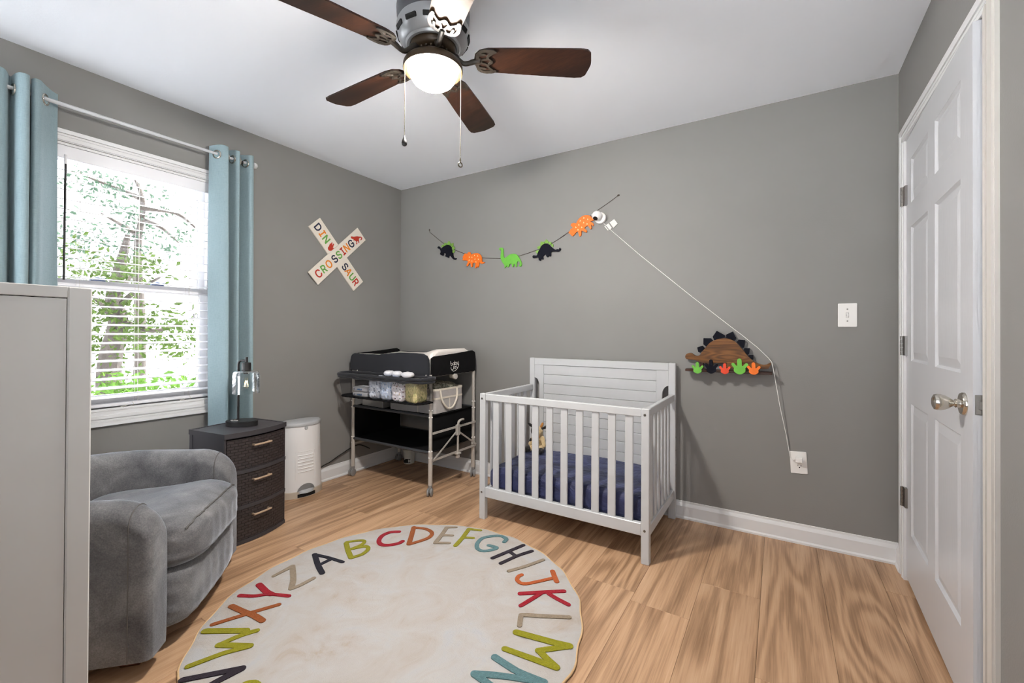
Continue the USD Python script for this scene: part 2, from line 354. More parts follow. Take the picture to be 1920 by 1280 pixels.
wood('fan_wood_pale', S(72, 46, 20), S(80, 52, 25), S(86, 58, 29), ax=0, knots=0., rough=.5, k=1.6)  # paler tan for one fan blade
wood('dino_wood', S(62, 36, 12), S(116, 74, 30), S(140, 94, 44), ax=0, knots=0., rough=.45, k=3., contrast=1.2)
wood('shelf_wood', S(34, 19, 12), S(66, 38, 26), S(84, 50, 34), ax=0, knots=0., rough=.42, k=3.)
mat('pane_glass', {'t': ('transparent_bsdf', {}), 'g': ('glossy_bsdf', {'roughness': .02, 'color': (1, 1, 1)}), 'f': ('layer_weight', {'blend': .5}), 'pw': ('math', {'math_type': 'power', 'value2': 5.0}), 'ma': ('math', {'math_type': 'multiply_add', 'value2': .8, 'value3': .03}), 'x': ('mix_closure', {})},
    [('f.facing', 'pw.value1'), ('pw.value', 'ma.value1'), ('ma.value', 'x.fac'), ('t.BSDF', 'x.closure1'), ('g.BSDF', 'x.closure2')], 'x.closure')
mat('shade_glass', {'tc': ('texture_coordinate', {}), 'v': ('voronoi_texture', {'scale': 160.}), 'r': ('rgb_ramp', {'ramp': [(.0, (1, 1, 1)), (.22, (.0, .0, .0))]}), 'bb': ('bump', {'strength': .5, 'distance': .003}),
    't': ('transparent_bsdf', {'color': (.95, .97, .98)}), 'g': ('glossy_bsdf', {'roughness': .03, 'color': (1, 1, 1)}), 'f': ('layer_weight', {'blend': .35}), 'x': ('mix_closure', {})},
    [('tc.object', 'v.vector'), ('v.distance', 'r.fac'), ('r.color', 'bb.height'), ('bb.normal', 'g.normal'), ('f.facing', 'x.fac'), ('t.BSDF', 'x.closure1'), ('g.BSDF', 'x.closure2')], 'x.closure')
mat('net_mesh', {'t': ('transparent_bsdf', {}), 'd': ('diffuse_bsdf', {'color': S(52, 52, 54)}), 'x': ('mix_closure', {'fac': .28})},
    [('t.BSDF', 'x.closure1'), ('d.BSDF', 'x.closure2')], 'x.closure')
mat('fob_crystal', {'p': ('principled_bsdf', {'base_color': (.9, .9, .9), 'roughness': .08, 'transmission_weight': .8})}, [])
mat('bowl_light', {'e': ('emission', {'color': (1.0, .94, .87), 'strength': LAMP})}, [], 'e.emission')
mat('filament_glow', {'e': ('emission', {'color': (1.0, .62, .24), 'strength': 5.0})}, [], 'e.emission')
def printed(name, base, spots, scale):
    return mat(name, {'tc': ('texture_coordinate', {}), 'v': ('voronoi_texture', {'scale': scale}), 'c': ('rgb_ramp', {'interpolate': False, 'ramp': [(i / len(spots), S(*q)) for i, q in enumerate(spots)]}),
        'sp': ('separate_color', {}), 'd': ('rgb_ramp', {'interpolate': False, 'ramp': [(0, (1, 1, 1)), (.34, (0, 0, 0))]}), 'm': ('mix', {'color1': S(*base)}), 'n': ('noise_texture', {'scale': 60., 'detail': 4.}), 'bb': ('bump', {'strength': .5, 'distance': .01}),
        'p': ('principled_bsdf', {'roughness': .3})},
        [('tc.object', 'v.vector'), ('tc.object', 'n.vector'), ('v.color', 'sp.color'), ('sp.r', 'c.fac'), ('v.distance', 'd.fac'), ('d.color', 'm.fac'), ('c.color', 'm.color2'), ('m.color', 'p.base_color'), ('n.fac', 'bb.height'), ('bb.normal', 'p.normal')])
printed('diaper_pale', (216, 222, 234), [(150, 160, 180), (190, 200, 220), (120, 130, 150)], 55)
printed('diaper_blue', (200, 212, 232), [(120, 150, 190), (170, 190, 220), (226, 230, 236)], 60)
printed('diaper_print', (222, 218, 224), [(90, 90, 110), (150, 120, 130), (196, 180, 160), (110, 130, 120)], 62)
mat('diaper_leafy', {'tc': ('texture_coordinate', {}), 'mp': ('mapping', {'scale': (110, 110, 34)}), 'n': ('noise_texture', {'scale': 1., 'detail': 2., 'distortion': 1.}),
    'r': ('rgb_ramp', {'ramp': [(.3, S(84, 110, 66)), (.45, S(196, 186, 130)), (.55, S(224, 204, 160)), (.7, S(120, 140, 84))]}), 'p': ('principled_bsdf', {'roughness': .35})},
    [('tc.object', 'mp.vector'), ('mp.vector', 'n.vector'), ('n.fac', 'r.fac'), ('r.color', 'p.base_color')])
mat('folded_cloth', {'tc': ('texture_coordinate', {}), 'n': ('noise_texture', {'scale': 34., 'detail': 3., 'distortion': 2.}),
    'r': ('rgb_ramp', {'ramp': [(.35, S(92, 96, 84)), (.5, S(150, 150, 132)), (.65, S(186, 182, 166))]}), 'bb': ('bump', {'strength': .8, 'distance': .01}), 'p': ('principled_bsdf', {'roughness': .9})},
    [('tc.object', 'n.vector'), ('n.fac', 'r.fac'), ('r.color', 'p.base_color'), ('n.fac', 'bb.height'), ('bb.normal', 'p.normal')])
def leafmat(name, a, b):
    mat(name, {'g': ('geometry', {}), 'r': ('rgb_ramp', {'ramp': [(0, S(*a)), (1, S(*b))]}), 'd': ('diffuse_bsdf', {}), 't': ('translucent_bsdf', {}), 'x': ('mix_closure', {'fac': .4})},
        [('g.random_per_island', 'r.fac'), ('r.color', 'd.color'), ('r.color', 't.color'), ('d.BSDF', 'x.closure1'), ('t.BSDF', 'x.closure2')], 'x.closure')
leafmat('leaf_green', (58, 74, 36), (116, 130, 66)); leafmat('leaf_blue', (62, 80, 66), (108, 124, 104)); leafmat('leaf_vivid', (70, 100, 42), (112, 136, 60))
mat('door_paint', {'tc': ('texture_coordinate', {}), 'mp': ('mapping', {'scale': (30, 30, 2.2)}), 'n': ('noise_texture', {'scale': 3., 'detail': 5., 'distortion': 1.2}), 'bb': ('bump', {'strength': .22, 'distance': .004}),
    'p': ('principled_bsdf', {'base_color': S(202, 204, 208), 'roughness': .3})}, [('tc.object', 'mp.vector'), ('mp.vector', 'n.vector'), ('n.fac', 'bb.height'), ('bb.normal', 'p.normal')])
plain('lock_blue', S(104, 122, 158), .35, metal=.2)
# ------------------------------------------------------------------ the room
W, H, NEAR = 3.461, 2.44, -3.02
def wx(y): return W + .006 * y          # the right wall runs a touch out of square

def slab(name, label, mesh, mat_, smooth=False):
    t = thing(name, label, None, (0, 0, 0), kind='structure'); return t
def struct(name, mesh, mat_, label, smooth=False):
    path = numbered('/World/' + name)
    v, f, n = meshkit.arrays(mesh, smooth)
    m = usdkit.mesh(stage, path, mesh, M[mat_], smooth)
    return say(m.GetPrim(), label, None, None, 'structure')

floor = thing('floor', 'warm brown wood-look plank floor with dark grain and knots', None, (0, 0, 0), kind='structure')
part(floor, 'underlay', box(-.05, W + .05, NEAR - .05, .05, -.06, -.009), 'subfloor', False)
pw, pl = .236, 1.22
rw = random.Random(3)
i0 = 0
xs = [2.652 + pw * k for k in range(-12, 5)]
for r, x0 in enumerate(xs):
    y = 0.02 - rw.random() * pl
    ys = [0.03]
    while y > NEAR - .03:
        ys.append(y); y -= pl
    ys.append(NEAR - .04)
    for a, b in zip(ys[:-1], ys[1:]):
        xa, xb = max(x0, -.03), min(x0 + pw, W + .03)
        if xb - xa < .01 or a - b < .01: continue
        part(floor, 'plank', box(xa + .0004, xb - .0004, b + .0004, a - .0004, -.008, 0, .0007), f'floor_wood_{rw.randrange(NPLANK)}', False)

struct('ceiling', box(-.15, W + .15, NEAR - .15, .15, H, H + .14), 'ceiling_paint', 'flat light grey painted ceiling')
struct('wall_back', box(-.15, W + .15, 0, .15, -.06, H), 'wall_paint', 'grey painted wall behind the crib')
WY0, WY1, WZ0, WZ1 = -2.285, -1.533, .725, 2.05           # window opening
hole = Polygon([(NEAR - .15, -.06), (.15, -.06), (.15, H), (NEAR - .15, H)]).difference(shapely.box(WY0, WZ0, WY1, WZ1))
struct('wall_left', on_left(hole, -.15, 0), 'wall_paint', 'grey painted wall with the window')
DY0, DY1, DZ = -1.120, -.150, 2.048                        # door opening
hole = Polygon([(NEAR - .15, -.06), (.15, -.06), (.15, H), (NEAR - .15, H)]).difference(shapely.box(DY0, -.07, DY1, DZ))
mw = on_left(hole, 0, .12); mw.vertices[:, 0] += W + .006 * mw.vertices[:, 1]
struct('wall_right', mw, 'wall_paint', 'grey painted wall with the white door')
OPEN = ((.06, .66, .04, 2.14), (2.50, 3.36, .60, 2.12))    # added door and window openings behind the camera, letting in fill light
hole = Polygon([(-.15, -.06), (W + .15, -.06), (W + .15, H), (-.15, H)]).difference(unary_union([shapely.box(a, c, b, d) for a, b, c, d in OPEN]))
struct('wall_front', on_back(hole, NEAR - .12, NEAR), 'wall_paint', 'grey painted wall behind the camera')
struct('unseen_wall_hall', cat_(box(W + .12, W + 1.2, -1.6, -1.55, -.06, H), box(W + .12, W + 1.2, .1, .15, -.06, H), box(W + 1.15, W + 1.2, -1.6, .15, -.06, H), box(W + .12, W + 1.2, -1.6, .15, -.1, -.06), box(W + .12, W + 1.2, -1.6, .15, H, H + .05)), 'wall_paint', 'unseen grey hall shell behind the door, blocks sky light at the gap')  # unseen shell, placed to keep sky light out of the door gap

def molding(prof, p0, p1, up=(0, 0, 1), out=(1, 0, 0)):   # profile (out, up) swept straight from p0 to p1
    p0, p1 = np.array(p0, float), np.array(p1, float); up, out = np.array(up, float), np.array(out, float)
    a = [p0 + o * out + u * up for o, u in prof]; b = [p1 + o * out + u * up for o, u in prof]
    k = len(prof); V = np.array(a + b); F = []
    for i in range(k):
        j = (i + 1) % k; F += [(i, j, k + j), (i, k + j, k + i)]
    cap = trimesh.creation.triangulate_polygon(Polygon(prof), engine='earcut')
    pv, pf = cap
    base = len(V)
    V = np.vstack([V, [p0 + o * out + u * up for o, u in pv], [p1 + o * out + u * up for o, u in pv]])
    F += [tuple(f[::-1] + base) for f in pf] + [tuple(f + base + len(pv)) for f in pf]
    t = trimesh.Trimesh(V, np.array(F), process=False); t.fix_normals(); return t
bprof = [(0, 0), (.019, 0), (.019, .010), (.013, .018), (.012, .076), (.008, .086), (.004, .094), (.003, .104), (0, .106)]
struct('baseboard_back', molding(bprof, (.0, 0, 0), (W - .002, 0, 0), out=(0, -1, 0)), 'trim_white', 'white baseboard along the wall behind the crib', 20)
struct('baseboard_left', molding(bprof, (0, NEAR, 0), (0, -.012, 0), out=(1, 0, 0)), 'trim_white', 'white baseboard under the window', 20)
struct('baseboard_right', cat_(molding(bprof, (wx(-.1), -.10, 0), (W, -.012, 0), out=(-1, 0, 0)), molding(bprof, (wx(NEAR), NEAR, 0), (wx(-1.17), -1.172, 0), out=(-1, 0, 0))), 'trim_white', 'white baseboard beside the door', 20)

# door
door = thing('door_1', 'white six-panel interior door standing a crack open', None, (W, -.24, 0), kind='structure')
cprof = [(0, 0), (.010, 0), (.013, .012), (.013, .030), (.010, .040), (.014, .055), (.016, .072), (.012, .078), (0, .078)]
cw = .068
oy0, oy1, oz = DY0 - cw, DY1 + cw, DZ + cw - .006
for nm, P in (('casing', [(oy1, 0), (oy1 - cw, 0), (oy1 - cw, oz - cw), (oy1, oz)]), ('casing', [(oy0, 0), (oy0 + cw, 0), (oy0 + cw, oz - cw), (oy0, oz)]), ('casing', [(oy0, oz), (oy0 + cw, oz - cw), (oy1 - cw, oz - cw), (oy1, oz)])):
    # outline with stepped profile: three layers
    poly = Polygon(P)
    ctr = shapely.box(oy0, -1, oy1, oz)
    lay = []
    for d0, d1, t in ((0, cw, .010), (.004, .030, .0155), (.034, .046, .0125), (.052, .074, .0145)):
        rg = ctr.buffer(-d0, join_style=2).difference(ctr.buffer(-d1, join_style=2)).intersection(poly)
        if rg.area > 1e-6: lay.append(on_left(rg, -t, 0))
    m = cat_(*lay); m.vertices[:, 0] += W + .006 * m.vertices[:, 1]
    part(door, nm, m, 'trim_worn' if P[0][0] == oy0 and len(P) == 4 and P[0][1] == 0 else 'trim_white', 20)
jm = cat_(box(W - .016, W + .11, DY0 - .001, DY0 + .018, 0, DZ), box(W - .0125, W + .11, DY1 - .0165, DY1 + .001, 0, DZ), box(W - .0125, W + .11, DY0, DY1, DZ - .008, DZ), box(W + .045, W + .06, DY0, DY0 + .035, 0, DZ), box(W + .045, W + .06, DY0, DY1, DZ - .035, DZ))
part(door, 'jamb', jm, 'trim_white', False)
LW, LZ0, LZ1 = .9265, .018, 2.0385
hinge_p = np.array([W - .0025, DY1 - .0186, 0]); ang = math.atan2(.031, LW)
def leafpos(m):   # leaf coordinates: u across from the hinge (0..LW), n into the room, z up
    v = m.vertices.copy(); d = np.array([-math.sin(ang), -math.cos(ang)]); nn = np.array([-math.cos(ang), math.sin(ang)])
    m.vertices = np.column_stack([hinge_p[0] + v[:, 0] * d[0] + v[:, 1] * nn[0], hinge_p[1] + v[:, 0] * d[1] + v[:, 1] * nn[1], v[:, 2]])
    if m.volume < 0: m.invert()
    return m
cols = [(.098, .403), (.508, .814)]; rows = [(.243, .830), (1.021, 1.620), (1.728, 1.925)]
leaf2d = shapely.box(0, LZ0, LW, LZ1)
for c0, c1 in cols:
    for r0, r1 in rows: leaf2d = leaf2d.difference(shapely.box(c0, r0, c1, r1))
fr = extr(leaf2d, .010); fr.vertices = np.column_stack([fr.vertices[:, 0], fr.vertices[:, 2] - .010, fr.vertices[:, 1]])
part(door, 'leaf', leafpos(cat_(fr, box(0, LW, -.036, -.0095, LZ0, LZ1))), 'door_paint', False)
for c0, c1 in cols:
    for r0, r1 in rows:
        a, b = .008, .040
        V = []
        for ins, n_ in ((0, -.0005), (a, -.0085), (a + .004, -.0085), (b, -.0015)):
            V += [(c0 + ins, n_, r0 + ins), (c1 - ins, n_, r0 + ins), (c1 - ins, n_, r1 - ins), (c0 + ins, n_, r1 - ins)]
        F = []
        for l in range(3):
            for q in range(4):
                A, B, C, D = l * 4 + q, l * 4 + (q + 1) % 4, (l + 1) * 4 + (q + 1) % 4, (l + 1) * 4 + q
                F += [(A, C, B), (A, D, C)]
        F += [(12, 14, 13), (12, 15, 14)]
        t = trimesh.Trimesh(np.array(V), np.array(F), process=False); t.fix_normals()
        v = t.vertices.copy(); d = np.array([-math.sin(ang), -math.cos(ang)]); nn = np.array([-math.cos(ang), math.sin(ang)])
        t.vertices = np.column_stack([hinge_p[0] + v[:, 0] * d[0] + v[:, 1] * nn[0], hinge_p[1] + v[:, 0] * d[1] + v[:, 1] * nn[1], v[:, 2]])
        part(door, 'panel', t, 'door_paint', False)
for z in (1.782, 1.087, .386):
    hm = cat_(*[trimesh.creation.cylinder(radius=.0065, height=.0165, sections=12, transform=trimesh.transformations.translation_matrix((W - .0170, DY1 - .012, z - .036 + k * .018))) for k in range(5)], box(W - .0125, W - .0005, DY1 - .044, DY1 - .004, z - .045, z + .045))
    part(door, 'hinge', hm, 'hinge_metal', 30, label='brushed metal hinge')
kp = np.array([hinge_p[0] - .851 * math.sin(ang), hinge_p[1] - .851 * math.cos(ang), .931])
ax_ = (-math.cos(ang), math.sin(ang), 0)
kn = lathe([(.0, 0), (.034, 0), (.034, .005), (.031, .009), (.0135, .010), (.0125, .018), (.0135, .020), (.0095, .023), (.010, .026), (.016, .033), (.0215, .042), (.0245, .052), (.0250, .060), (.0230, .067), (.015, .071), (0, .072)], 36, kp, ax_)
part(door, 'door_knob', kn, 'nickel', 40, label='satin nickel egg-shaped door knob')
lp = leafpos(cat_(box(LW - .0005, LW + .002, -.030, -.004, .91, .967, .001), box(LW, LW + .006, -.024, -.010, .925, .95, .002)))
part(door, 'latch_plate', lp, 'hinge_metal', False, label='metal latch plate on the door edge')

# window with sashes and casing
win = thing('window_1', 'white double-hung window in white moulded casing', None, (0, (WY0 + WY1) / 2, WZ0), kind='structure')
cw = .062
oy0, oy1, oz0, oz1 = WY0 - cw, WY1 + cw, WZ0 - cw - .016, WZ1 + cw
ctr = shapely.box(oy0, oz0, oy1, oz1); inner = shapely.box(WY0 - .002, WZ0 - .002, WY1 + .002, WZ1 + .002)
for P in ([(oy0, oz0), (WY0, WZ0), (WY0, WZ1), (oy0, oz1)], [(oy1, oz0), (WY1, WZ0), (WY1, WZ1), (oy1, oz1)], [(oy0, oz1), (WY0, WZ1), (WY1, WZ1), (oy1, oz1)], [(oy0, oz0), (WY0, WZ0), (WY1, WZ0), (oy1, oz0)]):
    poly = Polygon(P); lay = []
    for d0, d1, t in ((0, .09, .010), (.003, .022, .019), (.026, .034, .0135), (.040, .056, .016)):
        rg = ctr.buffer(-d0, join_style=2).difference(ctr.buffer(-d1, join_style=2)).difference(inner).intersection(poly)
        if rg.area > 1e-6: lay.append(on_left(rg, 0, t))
    part(win, 'casing', cat_(*lay), 'trim_white', 20)
part(win, 'jamb_liner', cat_(box(-.13, .004, WY0, WY0 + .012, WZ0, WZ1), box(-.13, .004, WY1 - .012, WY1, WZ0, WZ1), box(-.13, .004, WY0, WY1, WZ1 - .012, WZ1)), 'trim_white', False)
part(win, 'stool', cat_(box(-.14, .012, WY0, WY1, WZ0 - .002, WZ0 + .010, .002), box(-.14, -.055, WY0, WY1, WZ0 + .010, WZ0 + .022, .002)), 'trim_white', False)
MZ = 1.376
def sash(x, y0, y1, z0, z1, st, rb, rt, nm):
    f = shapely.box(y0, z0, y1, z1).difference(shapely.box(y0 + st, z0 + rb, y1 - st, z1 - rt))
    s = part(win, nm, on_left(f, x - .016, x + .016), 'vinyl_white', False)
    bead = shapely.box(y0 + st - .002, z0 + rb - .002, y1 - st + .002, z1 - rt + .002).difference(shapely.box(y0 + st + .006, z0 + rb + .006, y1 - st - .006, z1 - rt - .006))
    part(s, 'glazing_bead', on_left(bead, x - .008, x + .011), 'vinyl_white', False)
    part(s, 'pane', box(x - .002, x + .002, y0 + st, y1 - st, z0 + rb, z1 - rt), 'pane_glass', False)
    return s
sa = sash(-.112, WY0 + .014, WY1 - .014, MZ - .018, WZ1 - .014, .040, .036, .045, 'upper_sash')
sb = sash(-.078, WY0 + .014, WY1 - .014, WZ0 + .020, MZ + .020, .044, .050, .040, 'lower_sash')
part(win, 'side_track', cat_(box(-.13, -.06, WY1 - .022, WY1 - .012, WZ0 + .02, WZ1 - .012), box(-.13, -.06, WY0 + .012, WY0 + .022, WZ0 + .02, WZ1 - .012)), 'vinyl_white', False)
for yy in (-2.055, -1.80):
    part(win, 'sash_lock', cat_(box(-.088, -.064, yy - .030, yy + .030, MZ + .020, MZ + .027, .002), lathe([(.011, 0), (.011, .010), (.006, .014), (0, .014)], 16, (-.076, yy, MZ + .027)), bar((-.076, yy, MZ + .034), (-.066, yy + .034, MZ + .034), .008, .006)), 'lock_blue', 30, label='blue-grey sash lock')
for zz in (1.232, .838):
    rg = shapely.box(-.012, -.011, .012, .011).difference(shapely.box(-.0095, -.0085, .0095, .0085))
    m = on_left(rg, -.0755, -.071); m.apply_translation((0, WY1 - .014 - .044 - .016, zz)); part(win, 'latch_frame', m, 'black_plastic', False, label='small black square latch outline on the glass')

# added glass door and window behind the camera, for fill light
for (a, b, c, d), nm, lb in zip(OPEN, ('door_2', 'added_window_2'), ('added white framed glass door behind the camera, lets in fill light', 'added white framed window behind the camera, lets in fill light')):
    w2 = thing(nm, lb, None, ((a + b) / 2, NEAR, c), kind='structure')
    fr = shapely.box(a - .045, c - (.045 if c > .1 else .03), b + .045, d + .045).difference(shapely.box(a, c, b, d))
    part(w2, 'casing', on_back(fr, NEAR, NEAR + .015), 'trim_white', False)
    fr = shapely.box(a, c, b, d).difference(shapely.box(a + .04, c + .04, b - .04, d - .04))
    part(w2, 'sash', on_back(fr, NEAR - .09, NEAR - .05), 'vinyl_white', False)
    part(w2, 'pane', box(a + .04, b - .04, NEAR - .072, NEAR - .068, c + .04, d - .04), 'pane_glass', False)

# ------------------------------------------------------------------ outdoors
def bark_tube(pts, r): return tube(spline(pts, 5), np.interp(np.linspace(0, 1, (len(pts) - 1) * 5 + 1), np.linspace(0, 1, len(r)), r), 9)
struct('ground', box(-60, 60, -60, 60, -.75, -.65), 'ground_pale', 'pale sunlit ground outside the house')
def leaves(centres, n, spread, size, seed):
    g = np.random.default_rng(seed); c = np.array(centres, float)
    k = g.integers(0, len(c), n); p = c[k, :3] + g.normal(size=(n, 3)) * (c[k, 3:4] if c.shape[1] > 3 else spread) * np.array([1, 1, .7])
    a = g.normal(size=(n, 3)); a /= np.linalg.norm(a, axis=1, keepdims=True); b = np.cross(a, g.normal(size=(n, 3))); b /= np.linalg.norm(b, axis=1, keepdims=True)
    s = size * (0.6 + .8 * g.random((n, 1)))
    cr = np.cross(a, b) * s * .12
    V = np.stack([p - a * s, p + b * s * .5 + cr, p + a * s * 1.1, p - b * s * .5 + cr], 1).reshape(-1, 3)
    F = np.arange(n)[:, None] * 4 + np.array([[0, 1, 2, 0, 2, 3]]); return trimesh.Trimesh(V, F.reshape(-1, 3), process=False)
def tree(label, base, h, trunk_pts, rad, branches, cl, n, size, leaf, seed):
    t = thing('tree', label, 'tree', base, group=None)
    part(t, 'trunk', bark_tube(trunk_pts, rad), 'bark')
    for b in branches: part(t, 'branch', bark_tube(b, [.05, .03, .012]), 'bark')
    part(t, 'foliage', leaves(cl, n, .3, size, seed), leaf, False, kind='stuff')
def px3(x, y, d): # a point d metres deep beyond the window pane, measured from the photograph
    v = CF + CR * (x - 960) / FOC + CU * (HROW - y) / FOC; return CAM + v * d
def clus(lst, d, r): return [tuple(px3(x, y, d + rnd.uniform(-.5, .5))) + (r,) for x, y in lst]
d1 = 6.4
b1 = px3(207, 700, d1); b1[2] = -.65
tk = [b1, px3(205, 690, d1), px3(222, 610, d1), px3(214, 560, d1), px3(226, 500, d1), px3(240, 440, d1)]
tree('leafy tree close to the window with a forked grey trunk', tuple(b1), 5, tk, [.16, .14, .12, .10, .07, .03],
     [[px3(216, 570, d1), px3(236, 530, d1 + .2), px3(262, 500, d1 + .4)], [px3(222, 610, d1), px3(190, 570, d1), px3(160, 545, d1)], [px3(216, 580, d1), px3(255, 545, d1), px3(300, 520, d1 - .2)], [px3(222, 600, d1), px3(290, 620, d1), px3(350, 600, d1 + .3)]],
     clus([(185, 590), (190, 620), (180, 650), (200, 575), (245, 590), (250, 610), (235, 500), (222, 510), (260, 500), (185, 500), (170, 520), (240, 520), (280, 505), (205, 690), (190, 700), (230, 555), (300, 620), (315, 635), (275, 630), (265, 645), (330, 650), (250, 640), (215, 640), (290, 600), (345, 600), (350, 640), (150, 560), (120, 500), (130, 460), (140, 600), (160, 640), (150, 690), (110, 600)], d1, .16), 1500, .042, 'leaf_green', 21)
d2 = 8.5
b2 = px3(262, 700, d2); b2[2] = -.65
tree('thin-leaved tall tree standing further back with bluish leaves', tuple(b2), 6, [b2, px3(262, 600, d2), px3(258, 470, d2), px3(268, 380, d2), px3(250, 330, d2)], [.10, .09, .06, .04, .012],
     [[px3(258, 440, d2), px3(225, 420, d2), px3(190, 400, d2)], [px3(262, 410, d2), px3(300, 425, d2), px3(335, 455, d2)], [px3(260, 370, d2), px3(210, 350, d2), px3(160, 330, d2)], [px3(266, 390, d2), px3(330, 400, d2), px3(370, 430, d2)]],
     clus([(155, 335), (175, 340), (200, 345), (215, 350), (240, 352), (185, 360), (205, 380), (225, 385), (260, 400), (268, 410), (262, 425), (225, 430), (190, 425), (130, 400), (115, 345), (280, 435), (300, 470), (290, 360), (335, 450), (250, 450), (120, 430), (140, 450), (190, 450), (150, 470), (165, 480), (115, 470), (345, 440), (320, 400), (240, 470)], d2, .15), 800, .045, 'leaf_blue', 22)
d3 = 5.2
b3 = px3(330, 760, d3); b3[2] = -.65
tree('low vivid green bush just outside the window sill', tuple(b3), 2, [b3, px3(300, 790, d3), px3(280, 760, d3), px3(260, 735, d3)], [.03, .025, .015, .01],
     [[px3(300, 780, d3), px3(330, 750, d3), px3(345, 735, d3)]],
     clus([(225, 720), (240, 740), (215, 735), (250, 725), (285, 740), (300, 735), (200, 745), (190, 755), (260, 745), (330, 730), (320, 745), (230, 700), (270, 715), (310, 720), (185, 730), (345, 725), (160, 740), (130, 740)], d3, .10), 330, .05, 'leaf_vivid', 23)
tn = thing('neighbour_shed', 'low grey shed roof seen through the lower right of the window', 'shed', (-9.0, 2.0, -.65))
ca = px3(338, 715, 10.5)
part(tn, 'roof', bar(ca + np.array([-.9, -.75, 0]), ca + np.array([.9, .75, .05]), 1.2, .14), 'hedge_roof', False)
part(tn, 'wall', bar(ca + np.array([-.8, -.68, -.55]), ca + np.array([.8, .68, -.55]), .9, 1.0), 'siding', False)
# ------------------------------------------------------------------ blind, rod, curtains
bl = thing('venetian_blind', 'white horizontal slat blind raised on cords inside the window', 'blind', (-.03, (WY0 + WY1) / 2, WZ1))
by0, by1 = WY0 + .016, WY1 - .016
part(bl, 'headrail', box(-.058, -.004, by0, by1, WZ1 - .058, WZ1 - .013, .003), 'blind_white', False)
part(bl, 'valance', box(-.004, .002, by0 - .003, by1 + .003, WZ1 - .075, WZ1 - .013, .002), 'blind_white', False)
zs = np.arange(.790, 1.955, .0472)
prof = [(-.025, -.0016), (0, .0004), (.025, -.0016), (.025, .0016), (0, .0036), (-.025, .0016)]
for z in zs:
    a = math.radians(9.0)
    V = []
    for y in (by0, by1):
        for p, q in prof: V.append((-.031 + p * math.cos(a) + q * math.sin(a), y, z - p * math.sin(a) + q * math.cos(a)))
    F = [(i, (i + 1) % 6, 6 + (i + 1) % 6) for i in range(6)] + [(i, 6 + (i + 1) % 6, 6 + i) for i in range(6)] + [(0, 4, 5), (0, 1, 4), (1, 3, 4), (1, 2, 3), (6, 11, 10), (6, 10, 7), (7, 10, 9), (7, 9, 8)]
    t = trimesh.Trimesh(np.array(V), np.array(F), process=False); t.fix_normals()
    part(bl, 'slat', t, 'blind_white', False)
part(bl, 'bottom_rail', box(-.055, -.007, by0, by1, .742, .758, .004), 'blind_white', False)
for yy in (-2.140, -1.905, -1.668):
    m = cat_(*[tube([(x, yy + o, .758), (x, yy + o, WZ1 - .058)], .0008, 5) for x, o in ((-.0055, 0), (-.0575, 0), (-.031, .006))])
    part(bl, 'ladder_cord', m, 'cord_white', 30)
for yy, lo in ((-1.93, .735), (-1.665, .745)):
    c = tube(spline([(-.004, yy, .76), (.001, yy + .004, .742), (.003, yy - .03, .732), (.004, yy - .05, .738), (.003, yy - .02, .745), (.003, yy - .06, .730), (.004, yy - .085, .728)], 6), .0012, 5)
    part(bl, 'lift_cord_end', c, 'cord_white', 30)
wd = part(bl, 'tilt_wand', tube([(.008, -2.197, 1.95), (.008, -2.199, 1.384)], .0042, 10), 'black_plastic', 40, label='black tilt wand')
part(wd, 'wand_tip', tube([(.008, -2.197, 1.99), (.008, -2.197, 1.945)], .0052, 10), 'vinyl_white', 40, label='white wand ferrule')

RX, RZ = .088, 2.200
rod = thing('curtain_rod', 'thin white curtain rod above the window', 'curtain rod', (RX, -2.0, RZ))
part(rod, 'rod_tube', cat_(tube([(RX, -2.72, RZ), (RX, -1.85, RZ)], .0088, 14), tube([(RX, -1.98, RZ), (RX, -1.385, RZ)], .0074, 14)), 'crib_white', 40)
for y, s_ in ((-1.385, 1), (-2.72, -1)):
    part(rod, 'finial', lathe([(.0078, 0), (.011, .006), (.0125, .012), (.010, .02), (.0185, .026), (.0205, .034), (.017, .044), (.008, .050), (0, .051)], 20, (RX, y, RZ), (0, s_, 0)), 'crib_white', 40)
for y in (-1.43, -2.66):
    part(rod, 'bracket', cat_(box(0, .006, y - .012, y + .012, RZ - .035, RZ + .03, .002), bar((.003, y, RZ - .012), (RX, y, RZ - .012), .010, .006), lathe([(.011, -.006), (.011, .006)], 14, (RX, y, RZ - .004), (0, 1, 0))), 'black_metal', 30)
